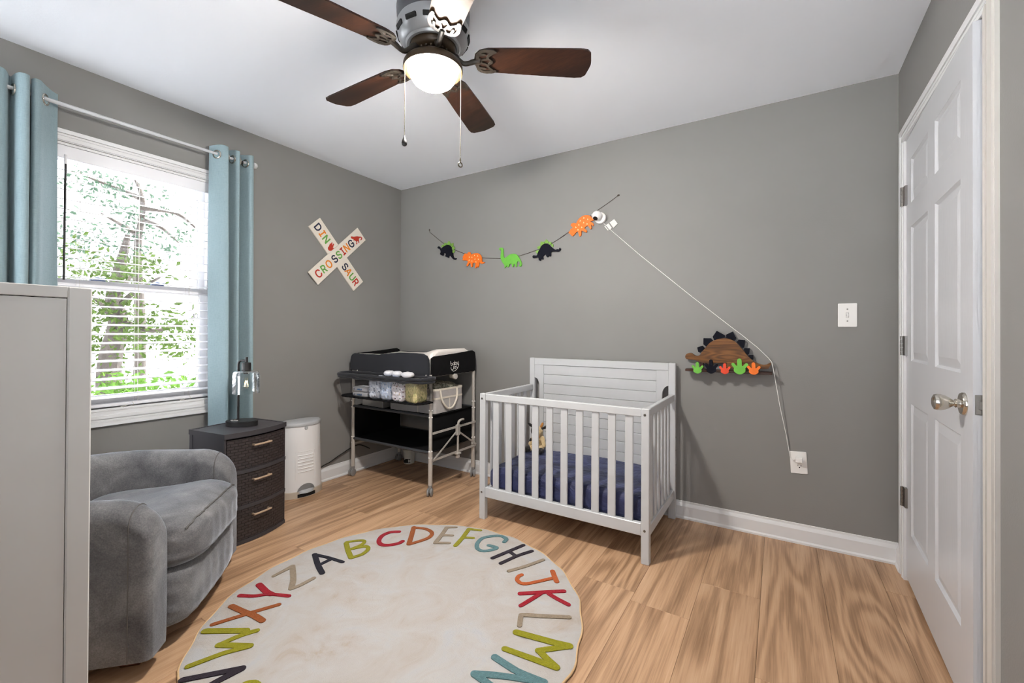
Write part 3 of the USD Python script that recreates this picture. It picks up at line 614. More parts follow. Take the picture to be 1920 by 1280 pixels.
def curtain(name, label, ys, zt, zb, amp, gy, seed, flare=0.02):
    # ys: list of (y, x offset) along the top of the cloth: the folds; they hang down straight and soften
    g = np.random.default_rng(seed)
    top = spline(ys, 10); n = len(top); nz = 46; V = []
    for j in range(nz):
        v = j / (nz - 1); z = zt + (zb - zt) * v
        k = .82 + .28 * v
        for i in range(n):
            y, x = top[i]; u = i / (n - 1)
            ph = u * 9 + seed
            yy = y + .010 * v * math.sin(ph + 2.2 * v) + flare * v * (u - .5)
            xx = RX + x * k * (1 + .18 * math.sin(ph * 1.7 + 3 * v)) + .006 * math.sin(5 * v + ph * 2) * v
            zz = z + (.004 * math.sin(u * 21 + seed) if j == 0 else 0)
            V.append((max(xx, .022), yy, zz))
    V = np.array(V); A = V.reshape(nz, n, 3)
    F = []
    for j in range(nz - 1):
        for i in range(n - 1):
            a, b, c, d = j * n + i, j * n + i + 1, (j + 1) * n + i + 1, (j + 1) * n + i
            F += [(a, d, c), (a, c, b)]
    t0 = trimesh.Trimesh(V, np.array(F), process=False); nn = t0.vertex_normals
    V2 = V - nn * .0022; N = len(V); F2 = [(a + N, c + N, b + N) for a, b, c in F]
    edge = [j * n for j in range(nz)], [j * n + n - 1 for j in range(nz)], list(range(n)), [(nz - 1) * n + i for i in range(n)]
    FE = []
    for e in edge:
        for a, b in zip(e[:-1], e[1:]): FE += [(a, b, b + N), (a, b + N, a + N)]
    t = trimesh.Trimesh(np.vstack([V, V2]), np.array(F + F2 + FE), process=False); t.fix_normals()
    c = thing(name, label, 'curtain', (RX, float(np.mean([y for y, _ in ys])), zb))
    part(c, 'cloth', t, 'curtain_cloth', True)
    for y in gy:
        i = int(np.argmin(np.abs(top[:, 0] - y) + 3 * np.abs(top[:, 1]))); a, b = top[max(i - 1, 0)], top[min(i + 1, n - 1)]
        d = np.array([b[1] - a[1], b[0] - a[0], 0]); nr = np.array([d[1], -d[0], 0]) if abs(d[1]) + abs(d[0]) > 0 else np.array([0, 1, 0])
        part(c, 'grommet', ring((RX + top[i][1], top[i][0], RZ - .004), nr, .0225, .0045, 26, 8), 'nickel', 40, label='metal grommet ring')
    return c
cl_ = [(-2.640, -.03), (-2.600, .035), (-2.560, .040), (-2.525, -.035), (-2.490, -.038), (-2.452, .030), (-2.430, .045), (-2.405, .040), (-2.388, -.030), (-2.372, -.035), (-2.362, .030), (-2.350, .046), (-2.335, .044), (-2.318, .020), (-2.285, -.006), (-2.262, -.030), (-2.238, -.046), (-2.225, -.050)]
cl_ = [(-2.640, -.03), (-2.600, .035), (-2.560, .040), (-2.525, -.035), (-2.490, -.038), (-2.455, .036), (-2.412, .042), (-2.392, -.020), (-2.384, -.034), (-2.378, .020), (-2.366, .046), (-2.340, .044), (-2.330, -.024), (-2.322, -.036), (-2.330, .020), (-2.322, .048), (-2.304, .040), (-2.285, .004), (-2.256, -.034), (-2.232, -.052)]
curtain('window_curtain', 'dusty blue grommet curtain bunched to the left of the window above the tall chest', cl_, 2.262, .06, .04, (-2.54, -2.470, -2.388, -2.276), 3)
cr_ = [(-1.594, -.044), (-1.578, -.012), (-1.560, .022), (-1.542, .046), (-1.524, .048), (-1.514, .010), (-1.512, -.030), (-1.500, -.046), (-1.486, -.016), (-1.474, .034), (-1.458, .048), (-1.446, .014), (-1.442, -.034), (-1.428, -.046), (-1.410, -.010), (-1.392, .036), (-1.372, .040), (-1.362, .006)]
curtain('window_curtain', 'dusty blue grommet curtain to the right of the window behind the glass lamp', cr_, 2.252, .06, .04, (-1.566, -1.513, -1.480, -1.444, -1.404), 5, .0)

# ------------------------------------------------------------------ ceiling fan
FX, FY = 1.812, -1.582
fan = thing('ceiling_fan', 'five-blade dark walnut ceiling fan with a lit white glass bowl', 'ceiling fan', (FX, FY, H))
L0 = (FX, FY, 0)
part(fan, 'canopy', lathe([(0, 2.44), (.118, 2.44), (.128, 2.43), (.130, 2.405), (.137, 2.395), (.140, 2.375), (.138, 2.34), (.132, 2.320), (0, 2.320)], 48, L0), 'gunmetal', 35, label='dark grey ceiling housing')
mot = part(fan, 'motor_housing', lathe([(0, 2.322), (.134, 2.322), (.139, 2.312), (.139, 2.290), (.133, 2.268), (.116, 2.250), (.105, 2.246), (.100, 2.238), (.090, 2.238), (.086, 2.250), (0, 2.250)], 48, L0), 'fan_grey', 35, label='pale grey motor housing')
for k in range(12):
    a = k * PI / 6 + .1; p = np.array([FX + .1345 * math.cos(a), FY + .1345 * math.sin(a), 2.278]); tg = np.array([-math.sin(a), math.cos(a), 0]); nr = np.array([math.cos(a), math.sin(a), -.35]); nr /= np.linalg.norm(nr); up = np.cross(nr, tg)
    o = shapely.box(-.020, -.0055, .020, .0055).buffer(.004); fr = o.difference(o.buffer(-.003))
    def putv(poly, d0, d1):
        e = extr(poly, d1 - d0); v = e.vertices; e.vertices = p + v[:, [0]] * tg + v[:, [1]] * up + (v[:, [2]] + d0) * nr; return e
    v_ = part(fan, 'vent', putv(o.buffer(-.001), -.006, .0035), 'dark_hole', False)
part(fan, 'rotor_hub', lathe([(0, 2.252), (.084, 2.250), (.088, 2.238), (.086, 2.225), (.078, 2.216), (.060, 2.210), (.052, 2.195), (0, 2.195)], 40, L0), 'fan_bronze', 35)
sc = cat_(*[ball((FX + .064 * math.cos(q), FY + .064 * math.sin(q), 2.2135), .0065, 1) for q in np.arange(20) * PI / 10])
part(fan, 'hub_screws', sc, 'fan_bronze', 40)
ZB = 2.200; A0 = .603
def blade_mesh(th):
    w0, w1, r0, r1 = .056, .070, .158, .614
    o = [(r0, 0), (r0 + .004, w0 * .45), (r0 + .022, w0 * .82), (r0 + .055, w0), (r0 + .2, w0 + .007), (r1 - .05, w1), (r1 - .022, w1 - .003), (r1 - .008, w1 - .016), (r1, .02), (r1 + .003, 0)]
    P = Polygon(o + [(x, -y) for x, y in o[::-1][1:-1]]); e = extr(P.buffer(0), th); e.apply_translation((0, 0, -th / 2)); return e
for k in range(5):
    a = A0 + k * 2 * PI / 5; tilt = math.radians(11)
    Rx = trimesh.transformations.rotation_matrix(-tilt, (1, 0, 0)); Rz = trimesh.transformations.rotation_matrix(a, (0, 0, 1)); T = trimesh.transformations.translation_matrix((FX, FY, ZB))
    X4 = T @ Rz @ Rx
    def place(m): m.apply_transform(X4); return m
    b = part(fan, 'blade', place(blade_mesh(.006)), 'fan_wood' if k != 4 else 'fan_wood_pale', False, label='dark walnut fan blade' if k != 4 else 'fan blade with a pale tan underside')
    # blade iron: a flat shield with curled points, an arm to the hub
    iz0, iz1 = -.0085, -.003
    sh = brush(spline([(.205, 0), (.212, .036), (.232, .050), (.262, .050), (.275, .046)], 5), .0065).union(brush(spline([(.205, 0), (.212, -.036), (.232, -.050), (.262, -.050), (.275, -.046)], 5), .0065))
    sh = sh.union(brush(spline([(.275, .048), (.258, .034), (.247, .018), (.262, .004), (.262, -.004), (.247, -.018), (.258, -.034), (.275, -.048)], 5), .0042))
    sh = sh.union(brush([(.206, 0), (.250, .016)], .0042)).union(brush([(.206, 0), (.250, -.016)], .0042)).union(brush([(.208, .03), (.236, .034)], .005)).union(brush([(.208, -.03), (.236, -.034)], .005)).union(Point(.210, 0).buffer(.016))
    e = extr(sh.simplify(.0004), iz1 - iz0); e.apply_translation((-.037, 0, iz0)); 
    arm = tube(spline([(.066, 0, .020), (.090, 0, .004), (.115, 0, -.018), (.135, 0, -.018), (.155, 0, -.010), (.178, 0, -.004)], 5), [.013] * 6 + [.009] * 12 + [.010] * 8, 10)
    part(b, 'blade_iron', place(cat_(e, arm)), 'fan_dark_iron', 35, label='curled metal blade bracket')
part(fan, 'light_fitter', lathe([(0, 2.205), (.050, 2.205), (.056, 2.196), (.066, 2.190), (.090, 2.186), (.108, 2.176), (.1135, 2.166), (.1145, 2.152), (.1125, 2.147), (.096, 2.1455), (.094, 2.152), (0, 2.160)], 56, L0), 'fan_bronze', 40, label='bronze light kit rim')
part(fan, 'glass_bowl', lathe([(.0925, 2.149), (.0915, 2.140), (.0865, 2.124), (.076, 2.108), (.061, 2.097), (.042, 2.091), (.020, 2.088), (0, 2.0875)], 48, L0), 'bowl_light', 60, label='glowing white glass bowl')
for nm, P, zt_, zb_, fob in (('pull_chain', (1.765, -1.676), 2.160, 1.865, 0), ('pull_chain', (1.897, -1.551), 2.160, 1.800, 1)):
    g = np.array([P[0] - FX, P[1] - FY]); g /= np.linalg.norm(g); st = (FX + g[0] * .112, FY + g[1] * .112)
    nb = int((zt_ - zb_) / .0042)
    ch = cat_(tube([(st[0], st[1], zt_ + .004), (st[0], st[1], zb_)], .0008, 5), *[ball((st[0], st[1], zt_ - .0042 * i), .0017, 0) for i in range(nb)])
    c = part(fan, nm, ch, 'chain_silver', False)
    if fob == 0: part(c, 'fob', lathe([(.0018, .022), (.003, .014), (.008, .002), (.0105, -.008), (.0095, -.015), (.005, -.0195), (0, -.0205)], 20, (st[0], st[1], zb_ - .012)), 'black_plastic', 40, label='black teardrop chain fob')
    else: part(c, 'fob', cat_(ring((st[0], st[1], zb_ - .022), (1, -.4, 0), .0085, .0024, 20, 8), lathe([(.0016, .01), (.003, 0), (.0016, -.008)], 12, (st[0], st[1], zb_ - .006))), 'chain_silver', 40, label='silver ring chain fob')

# ------------------------------------------------------------------ crossing sign
sgn = thing('crossing_sign', 'white wooden X-shaped crossing sign with colourful lettering on the grey wall', 'sign', (0, -.68, 1.735))
def board(p0, p1, w, x0, x1):
    p0, p1 = np.array(p0), np.array(p1); d = p1 - p0; L = np.linalg.norm(d); d /= L; q = np.array([-d[1], d[0]]); 
    P = Polygon([p0 + q * w / 2, p1 + q * w / 2, p1 - q * w / 2, p0 - q * w / 2])
    return part(sgn, 'board', on_left(P, x0, x1), 'sign_board', False), p0, d, q, L
# ys, zs read along each board
b1_, o1, d1_, q1, L1 = board((-.876, 1.954), (-.476, 1.514), .124, .001, .011)
b2_, o2, d2_, q2, L2 = board((-.890, 1.532), (-.456, 1.946), .118, .0115, .0215)
def letter2d(ch, h):
    from PIL import Image, ImageDraw, ImageFont
    t = meshkit.text_mesh(ch, h, .001, bold=True); f = t.faces; v = t.vertices
    up = t.face_normals[:, 2] > .9; return v, f
def sign_letter(ch, o, d, L, t_, h, col, x, rot=0., sx=1.0, off=0.):
    q = np.array([-d[1], d[0]])
    m = meshkit.text_mesh(ch, h, .0012, bold=True); v = m.vertices.copy(); c = (v.min(0) + v.max(0)) / 2
    u = (v[:, 0] - c[0]) * sx; w = v[:, 1] - c[1]; cr, sr = math.cos(rot), math.sin(rot)
    u, w = u * cr - w * sr, u * sr + w * cr
    P = o + (t_ * L) * d + off * q; yz = P + u[:, None] * d + w[:, None] * q
    m.vertices = np.column_stack([x + v[:, 2] - v[:, 2].min(), yz[:, 0], yz[:, 1]])
    if m.volume < 0: m.invert()
    part(sgn, 'letter', m, 'sign_' + col, False)
x1_, x2_ = .011, .0215
for ch, t_, col, r_ in (('D', .075, 'navy', .06), ('I', .165, 'orange', -.05), ('N', .248, 'green', .05), ('S', .675, 'navy', .1), ('A', .755, 'orange', -.06), ('U', .845, 'green', .05), ('R', .93, 'red', -.02)):
    sign_letter(ch, o1, d1_, L1, t_, .058, col, x1_, r_, .95)
for ch, t_, col, r_ in (('C', .10, 'red', .05), ('R', .20, 'green', -.08), ('O', .30, 'orange', .05), ('S', .415, 'navy', .08), ('S', .505, 'green', -.04), ('I', .585, 'red', .04), ('N', .665, 'orange', -.05), ('G', .762, 'navy', .06)):
    sign_letter(ch, o2, d2_, L2, t_, .058, col, x2_, r_, .95)
zc = lambda x, y: tuple(at((520 + x / 6.4, 380 + y / 6.4), 0, .012)[1:])
hand = unary_union([smooth_poly([zc(*p) for p in ((592, 512), (615, 495), (650, 520), (660, 540), (630, 550), (600, 545))])] + [brush([zc(*a), zc(*b)], [.008, .004]) for a, b in (((610, 510), (622, 468)), ((625, 505), (640, 455)), ((640, 510), (660, 470)), ((648, 530), (672, 522)))])
from shapely import affinity
hand = affinity.translate(hand, .012, -.014)
part(sgn, 'hand_print', on_left(hand, x1_, x1_ + .0012), 'sign_red', False, label='red dinosaur hand print')
zc2 = lambda x, y: tuple(at((520 + x / 6.4, 380 + y / 6.4), 0, .0225)[1:])
rex = smooth_poly([zc2(*p) for p in ((882, 415), (890, 403), (915, 408), (935, 405), (955, 402), (985, 406), (1005, 408), (1018, 425), (1012, 445), (990, 448), (1004, 438), (1006, 424), (990, 420), (978, 440), (984, 478), (974, 480), (968, 458), (958, 470), (960, 495), (948, 496), (950, 470), (935, 455), (920, 450), (912, 456), (916, 438), (896, 432))], 3)
part(sgn, 'rex_print', on_left(rex, x2_, x2_ + .0012), 'sign_red', False, label='red dinosaur silhouette print')

# ------------------------------------------------------------------ dinosaur garland
gar = thing('dinosaur_garland', 'string of five painted wooden dinosaurs hung across the grey wall', 'garland', (1.19, 0, 1.86))
gc = lambda s, ox, oy: (lambda x, y, d=-.008: tuple(at((ox + x / s, oy + y / s), 1, d)[[0, 2]]))
A_, B_, C_ = gc(16, 800, 425), gc(14.222, 930, 440), gc(16, 1050, 380)
def P3(p, d=-.004): return (p[0], d, p[1])
st = [P3(A_(75, 95)), P3(A_(90, 165)), P3(A_(160, 225)), P3(A_(470, 480)), P3(A_(600, 560)), P3(A_(870, 705)), P3(A_(1130, 805)), P3(A_(1400, 900)), P3(A_(1700, 935)), P3(B_(-20, 625)), P3(B_(130, 632)), P3(B_(400, 600)), P3(B_(620, 560)), P3(B_(850, 485)), P3(B_(1080, 405)), P3(B_(1300, 330)), P3(B_(1500, 215)), P3(B_(1840, 0)), P3(C_(0, 1050)), P3(C_(290, 850)), P3(C_(700, 560)), P3(C_(1130, 215)), P3(C_(1440, 0)), P3(gc(4.364, 780, 350)(1640, 80)), P3(gc(4.364, 780, 350)(1655, 68))]
part(gar, 'string', tube(st, .0022, 6), 'twine', 40)
part(gar, 'string_knot', cat_(ball(st[0], .006, 1, (1, .7, 1.6)), ball(st[-1], .006, 1, (1.5, .7, 1))), 'twine', 40)
def dino(cv, outline, col, label, plates=None, spots=None, hole=None, n=3):
    P = smooth_poly([cv(*p) for p in outline], n)
    if hole: P = P.difference(smooth_poly([cv(*p) for p in hole], 3))
    P = P.simplify(.0003)
    d = part(gar, 'dinosaur', on_back(P, -.013, -.005), col, False, label=label)
    for pl in plates or []:
        part(d, 'back_plate', on_back(Polygon([cv(*p) for p in pl]).buffer(.001), -.010, -.004), 'plate_green', False)
    if spots:
        sm = []
        for (x, y) in spots:
            c = np.array(cv(x, y)); sm.append(on_back(Polygon([c + (-.0055, -.005), c + (.0055, -.005), c + (0, .0065)]), -.0138, -.013))
        part(d, 'spots', cat_(*sm), 'spot_cream', False)
dino(A_, [(335, 620), (360, 592), (395, 600), (425, 650), (450, 650), (520, 590), (590, 555), (660, 545), (720, 580), (760, 650), (775, 740), (800, 830), (810, 900), (850, 945), (900, 945), (885, 978), (840, 990), (790, 960), (745, 905), (700, 865), (680, 880), (672, 930), (640, 925), (600, 905), (570, 885), (585, 820), (570, 800), (520, 790), (510, 850), (480, 865), (410, 825), (430, 760), (420, 710), (385, 660), (350, 655)], 'navy', 'small navy stegosaurus with green back plates',
     [[(455, 560), (490, 545), (515, 575), (480, 620), (455, 610)], [(515, 520), (560, 480), (600, 510), (590, 575), (530, 590)], [(615, 500), (670, 430), (710, 500), (690, 560), (610, 560)], [(715, 520), (795, 490), (795, 570), (760, 610), (720, 570)], [(765, 620), (820, 595), (845, 640), (800, 690), (765, 680)], [(775, 720), (830, 700), (845, 740), (800, 785), (775, 780)]])
dino(A_, [(1085, 920), (1135, 830), (1170, 800), (1210, 815), (1260, 765), (1310, 765), (1345, 835), (1400, 810), (1480, 795), (1560, 800), (1630, 860), (1660, 940), (1665, 1030), (1700, 1060), (1750, 1060), (1700, 1105), (1640, 1105), (1590, 1070), (1575, 1170), (1545, 1225), (1520, 1180), (1490, 1235), (1460, 1225), (1475, 1100), (1420, 1080), (1385, 1110), (1385, 1190), (1340, 1205), (1325, 1090), (1285, 1105), (1235, 1185), (1205, 1160), (1245, 1050), (1210, 1015), (1110, 1010), (1080, 975), (1110, 950)], 'orange', 'small orange triceratops with cream spots', None,
     [(1290, 910), (1370, 915), (1445, 865), (1540, 875), (1460, 965), (1565, 975), (1285, 1000), (1370, 1025), (1490, 1050)])
dino(B_, [(90, 375), (110, 348), (165, 345), (195, 375), (200, 470), (210, 580), (240, 618), (300, 585), (360, 535), (440, 512), (520, 515), (580, 550), (620, 610), (665, 690), (690, 770), (680, 830), (645, 850), (605, 820), (640, 800), (645, 750), (615, 712), (580, 712), (560, 770), (560, 850), (530, 855), (510, 790), (480, 790), (470, 850), (440, 855), (420, 785), (370, 785), (350, 850), (310, 870), (300, 820), (275, 850), (235, 890), (235, 820), (180, 740), (135, 650), (130, 560), (145, 410), (105, 412)], 'green', 'green long-necked dinosaur')
dino(B_, [(980, 580), (1010, 548), (1060, 555), (1100, 545), (1130, 460), (1200, 330), (1260, 260), (1330, 238), (1400, 255), (1460, 310), (1530, 365), (1590, 400), (1640, 385), (1680, 390), (1700, 350), (1720, 360), (1730, 400), (1680, 445), (1600, 450), (1520, 450), (1470, 470), (1470, 560), (1440, 575), (1410, 560), (1390, 600), (1350, 580), (1330, 525), (1260, 580), (1270, 650), (1230, 655), (1210, 625), (1200, 690), (1150, 680), (1135, 610), (1080, 615), (1000, 625)], 'navy', 'larger navy stegosaurus with pale green back plates',
     [[(1060, 430), (1140, 415), (1130, 470), (1095, 510)], [(1105, 325), (1180, 300), (1200, 330), (1160, 390), (1110, 370)], [(1195, 185), (1275, 190), (1290, 235), (1200, 295), (1185, 260)], [(1350, 125), (1395, 185), (1395, 225), (1300, 225), (1295, 180)], [(1405, 190), (1475, 200), (1465, 260), (1420, 260)], [(1485, 235), (1525, 265), (1520, 325), (1475, 300)]])
dino(C_, [(265, 900), (300, 850), (330, 790), (390, 750), (330, 690), (350, 630), (430, 605), (490, 620), (530, 545), (600, 460), (700, 395), (800, 375), (900, 390), (970, 460), (1010, 530), (920, 555), (960, 590), (1010, 630), (1010, 690), (970, 685), (935, 660), (950, 750), (920, 800), (880, 740), (830, 690), (740, 765), (810, 830), (800, 890), (750, 880), (660, 840), (640, 900), (645, 970), (595, 1015), (570, 960), (545, 870), (490, 890), (400, 1000), (345, 985), (330, 960)], 'orange', 'larger orange triceratops with cream spots beside the camera', None,
     [(725, 455), (840, 500), (615, 540), (718, 597), (820, 632), (575, 660), (485, 738), (662, 738), (548, 808)])

# ------------------------------------------------------------------ baby camera, cable, switch, outlet
bc = at((1126, 409), 1, -.012)
mon = thing('baby_monitor', 'small white round baby camera mounted on the wall beside the orange dinosaur', 'camera', (bc[0], 0, bc[2]))
part(mon, 'base', lathe([(0, 0), (.036, 0), (.039, .004), (.040, .016), (.037, .024), (.028, .027), (0, .027)], 36, (bc[0], 0, bc[2]), (0, -1, 0)), 'plate_white', 40)
hc = np.array([bc[0] - .012, -.052, bc[2] + .010])
hd = part(mon, 'head', ball(hc, .0325, 3), 'plate_white', 60)
ld = np.array([-.10, -.62, -.75]); ld /= np.linalg.norm(ld)
part(hd, 'lens', lathe([(.0, .0), (.016, 0), (.0155, .003), (.008, .005), (0, .0055)], 24, hc + ld * .0285, ld), 'black_plastic', 40, label='black camera lens')
part(mon, 'antenna', ball(hc + np.array([-.034, 0, .008]), .006, 1), 'plate_white', 40)
cb = thing('power_cable', 'thin white cable running from the camera down past the dinosaur shelf to the outlet', 'cable', (2.4, 0, 1.4))
cp = [(1131, 418, -.006), (1137, 423, -.006), (1144, 430, -.006), (1200, 478, -.005), (1300, 558, -.005), (1370, 612, -.006), (1390, 627, -.030), (1420, 651, -.030), (1441, 671, -.030), (1447, 679, -.034), (1450, 692, -.036), (1462, 760, -.028), (1474, 815, -.014), (1479, 843, -.009), (1482, 858, -.010), (1488, 862, -.016), (1492, 861, -.030)]
part(cb, 'wire', tube([at(p[:2], 1, p[2]) for p in cp], .0019, 6), 'plate_white', 40)
for q in ([(1136, 422), (1141, 418.5), (1147, 427), (1143, 431)], [(1143, 417), (1151.5, 410.5), (1158, 419), (1150, 427)], [(1133, 424), (1134.5, 423), (1141, 431), (1139.5, 432)]):
    part(cb, 'paper_tag', on_back(Polygon([tuple(at(p, 1, -.01)[[0, 2]]) for p in q]), -.0098, -.009), 'tag_paper', False, label='white paper tag on the cable')
def rrect(x0, x1, z0, z1, r): return shapely.box(x0 + r, z0 + r, x1 - r, z1 - r).buffer(r, 4)
def wallplate(t, pts):
    P = Polygon(pts).buffer(-.004).buffer(.004)
    part(t, 'plate', cat_(on_back(P, -.004, 0), on_back(P.buffer(-.002), -.006, -.004)), 'plate_white', False)
sw = thing('light_switch', 'white toggle light switch on the wall near the door', 'light switch', (3.258, 0, 1.238))
wallplate(sw, [(3.218, 1.177), (3.298, 1.177), (3.298, 1.300), (3.218, 1.300)])
part(sw, 'toggle', cat_(box(3.2525, 3.2625, -.018, -.005, 1.232, 1.244, .002)), 'plate_white', False)
part(sw, 'toggle_slot', on_back(shapely.box(3.251, 1.2255, 3.264, 1.2515).difference(shapely.box(3.2522, 1.2267, 3.2628, 1.2503)), -.0064, -.0058), 'plate_shadow', False)
for z in (1.2075, 1.2695): part(sw, 'screw', cat_(lathe([(0, 0), (.0035, 0), (.003, .001), (0, .001)], 12, (3.2575, -.006, z), (0, -1, 0)), bar((3.2553, -.0072, z - .0015), (3.2597, -.0072, z + .0015), .0008, .0004)), 'bolt_metal', False)
ot = thing('wall_outlet', 'slightly crooked white wall outlet low on the wall', 'outlet', (3.045, 0, .438))
oc = [tuple(at(p, 1, -.003)[[0, 2]]) for p in ((1480.5, 845), (1512, 847.5), (1515, 889), (1483, 886))]
wallplate(ot, oc)
so = at((1499, 874), 1, -.006)
skt = part(ot, 'socket', on_back(Point(so[0], so[2]).buffer(.0165).intersection(shapely.box(so[0] - .02, so[2] - .0135, so[0] + .02, so[2] + .0135)), -.0072, -.0058), 'plate_white', False)
part(skt, 'socket_slots', on_back(unary_union([shapely.box(so[0] - .0085, so[2] + .001, so[0] - .0062, so[2] + .009), shapely.box(so[0] + .0052, so[2] + .001, so[0] + .0078, so[2] + .0085), Point(so[0], so[2] - .0065).buffer(.003)]), -.0075, -.0070), 'dark_hole', False)
pc = at((1498, 862), 1, -.015)
ad = thing('usb_adapter', 'small white plug adapter in the upper socket of the outlet', 'plug', (pc[0], -.006, pc[2]))
part(ad, 'adapter_body', box(pc[0] - .016, pc[0] + .016, -.034, -.0065, pc[2] - .012, pc[2] + .014, .002), 'plate_white', False)

# ------------------------------------------------------------------ dinosaur shelf
dc = gc(10.667, 1280, 600)
ds = thing('dinosaur_shelf', 'wooden dinosaur wall shelf with dark back plates and coloured footprint pegs', 'wall shelf', (2.69, 0, .93))
D = lambda pts, dep: [dc(x, y, dep) for x, y in pts]
body = smooth_poly(D([(52, 725), (75, 680), (130, 658), (190, 665), (230, 695), (285, 715), (345, 695), (400, 620), (480, 520), (560, 440), (660, 392), (760, 366), (850, 362), (950, 382), (1040, 425), (1120, 495), (1200, 590), (1290, 700), (1370, 780), (1440, 835), (1520, 870), (1600, 893), (1680, 885), (1740, 855), (1765, 850), (1765, 885), (1730, 945), (1690, 975), (1500, 975), (1200, 960), (900, 960), (880, 855), (750, 850), (600, 862), (480, 868), (380, 850), (300, 815), (200, 790), (110, 785), (65, 765)], -.03), 3)
part(ds, 'dinosaur_body', on_back(body.simplify(.0003), -.032, -.010), 'dino_wood', False, label='stained wooden stegosaurus silhouette')
for pl in ([(290, 545), (390, 512), (440, 560), (345, 650), (310, 630)], [(418, 358), (560, 362), (605, 410), (470, 525), (415, 485)], [(680, 215), (835, 300), (840, 345), (630, 400), (600, 330)], [(1000, 228), (1070, 360), (1040, 410), (870, 350), (868, 290)], [(1120, 388), (1245, 400), (1225, 545), (1195, 560), (1080, 440)], [(1235, 560), (1340, 565), (1325, 680), (1290, 690), (1220, 590)], [(1330, 700), (1410, 698), (1410, 785), (1385, 790), (1310, 710)]):
    part(ds, 'back_plate', on_back(Polygon(D(pl, -.024)), -.026, -.004), 'navy', False, label='dark navy back plate')
part(ds, 'shelf_board', box(2.474, 2.923, -.078, 0, .914, .927, .001), 'shelf_wood', False, label='dark wooden shelf board')
for b_ in (box(2.548, 2.566, -.03, -.002, .927, .97), box(2.69, 2.86, -.028, -.002, .927, .955)): part(ds, 'leg_block', b_, 'shelf_wood', False)
def foot(cx, zb_, h, w, col, lab):
    s = h; P = unary_union([smooth_poly([(cx, zb_), (cx + .32 * w, zb_ + .14 * s), (cx + .36 * w, zb_ + .34 * s), (cx + .2 * w, zb_ + .52 * s), (cx - .2 * w, zb_ + .52 * s), (cx - .36 * w, zb_ + .34 * s), (cx - .32 * w, zb_ + .14 * s)], 4),
        brush([(cx, zb_ + .4 * s), (cx - .02 * w, zb_ + .87 * s)], [.15 * w, .14 * w]), brush([(cx - .15 * w, zb_ + .32 * s), (cx - .42 * w, zb_ + .62 * s)], [.12 * w, .105 * w]), brush([(cx + .15 * w, zb_ + .32 * s), (cx + .42 * w, zb_ + .62 * s)], [.12 * w, .105 * w])])
    part(ds, 'footprint_peg', on_back(P.simplify(.0003), -.092, -.083), col, False, label=lab)
    part(ds, 'peg_pin', lathe([(0, 0), (.005, 0), (.005, .008), (0, .008)], 10, (cx, -.078, zb_ + .25 * s), (0, -1, 0)), 'shelf_wood', 30)
def ft(x, yt, yb, wl, wr, col, lab):
    b = dc(x, yb, -.09); t_ = dc(x, yt, -.09); l = dc(wl, yb, -.09)[0]; r = dc(wr, yb, -.09)[0]
    foot((l + r) / 2, b[1], t_[1] - b[1], r - l, col, lab)
ft(300, 835, 1068, 185, 408, 'green', 'small green footprint peg'); ft(580, 785, 1070, 438, 703, 'navy', 'navy footprint peg'); ft(850, 860, 1080, 735, 952, 'red', 'small red footprint peg'); ft(1150, 765, 1085, 980, 1300, 'green', 'large green footprint peg'); ft(1435, 845, 1092, 1290, 1552, 'orange', 'orange footprint peg')
# ------------------------------------------------------------------ crib
CX0, CX1, CY0, CY1 = 1.390, 2.414, -.680, -.022
crib = thing('baby_crib', 'white slatted mini crib with a planked headboard against the wall', 'crib', ((CX0 + CX1) / 2, (CY0 + CY1) / 2, 0))
for x in (CX0, CX1 - .040):
    p = part(crib, 'leg', box(x, x + .040, CY0, CY0 + .036, 0, .766, .003), 'crib_white', False)
    for z in (.735, .165):
        part(p, 'bolt', cat_(lathe([(.0065, 0), (.0065, .0012), (.0045, .0014), (.0042, .0004), (0, .0004)], 18, (x + .018, CY0, z), (0, -1, 0))), 'bolt_metal', 30)
for x in (CX0, CX1 - .042):
    p = part(crib, 'headboard_post', box(x, x + .042, CY1 - .034, CY1, 0, .956, .003), 'crib_white', False)
    xo = x + .042 if x > 2 else x
    for z in (.50, .42, .33):
        part(p, 'bolt', lathe([(.005, 0), (.005, .001), (0, .001)], 14, (xo, CY1 - .017, z), (1 if x > 2 else -1, 0, 0)), 'bolt_metal', 30)
part(crib, 'top_rail', box(CX0 + .040, CX1 - .040, CY0 + .004, CY0 + .032, .724, .764, .003), 'crib_white', False)
part(crib, 'bottom_rail', box(CX0 + .040, CX1 - .040, CY0 + .004, CY0 + .032, .136, .197, .003), 'crib_white', False)
for k in range(10):
    xc = 1.501 + .0898 * k
    part(crib, 'slat', box(xc - .0208, xc + .0208, CY0 + .012, CY0 + .024, .19, .73, .003), 'crib_white', False)
for sx in (0, 1):
    xa = CX0 + .006 if sx == 0 else CX1 - .032
    part(crib, 'side_rail', box(xa, xa + .026, CY0 + .036, CY1 - .034, .722, .764, .003), 'crib_white', False)
    part(crib, 'side_bottom_rail', box(xa, xa + .026, CY0 + .036, CY1 - .034, .126, .180, .003), 'crib_white', False)
    for k in range(6):
        yc = CY0 + .036 + .0815 * (k + .95)
        part(crib, 'slat', box(xa + .008, xa + .019, yc - .0205, yc + .0205, .17, .73, .003), 'crib_white', False)
hx0, hx1 = CX0 + .042, CX1 - .042
part(crib, 'headboard_rail', box(hx0, hx1, CY1 - .034, CY1 - .006, .908, .955, .002), 'crib_white', False)
arc = [(.040 * math.sin(t), .055 * math.cos(t)) for t in np.linspace(0, PI / 2, 10)]
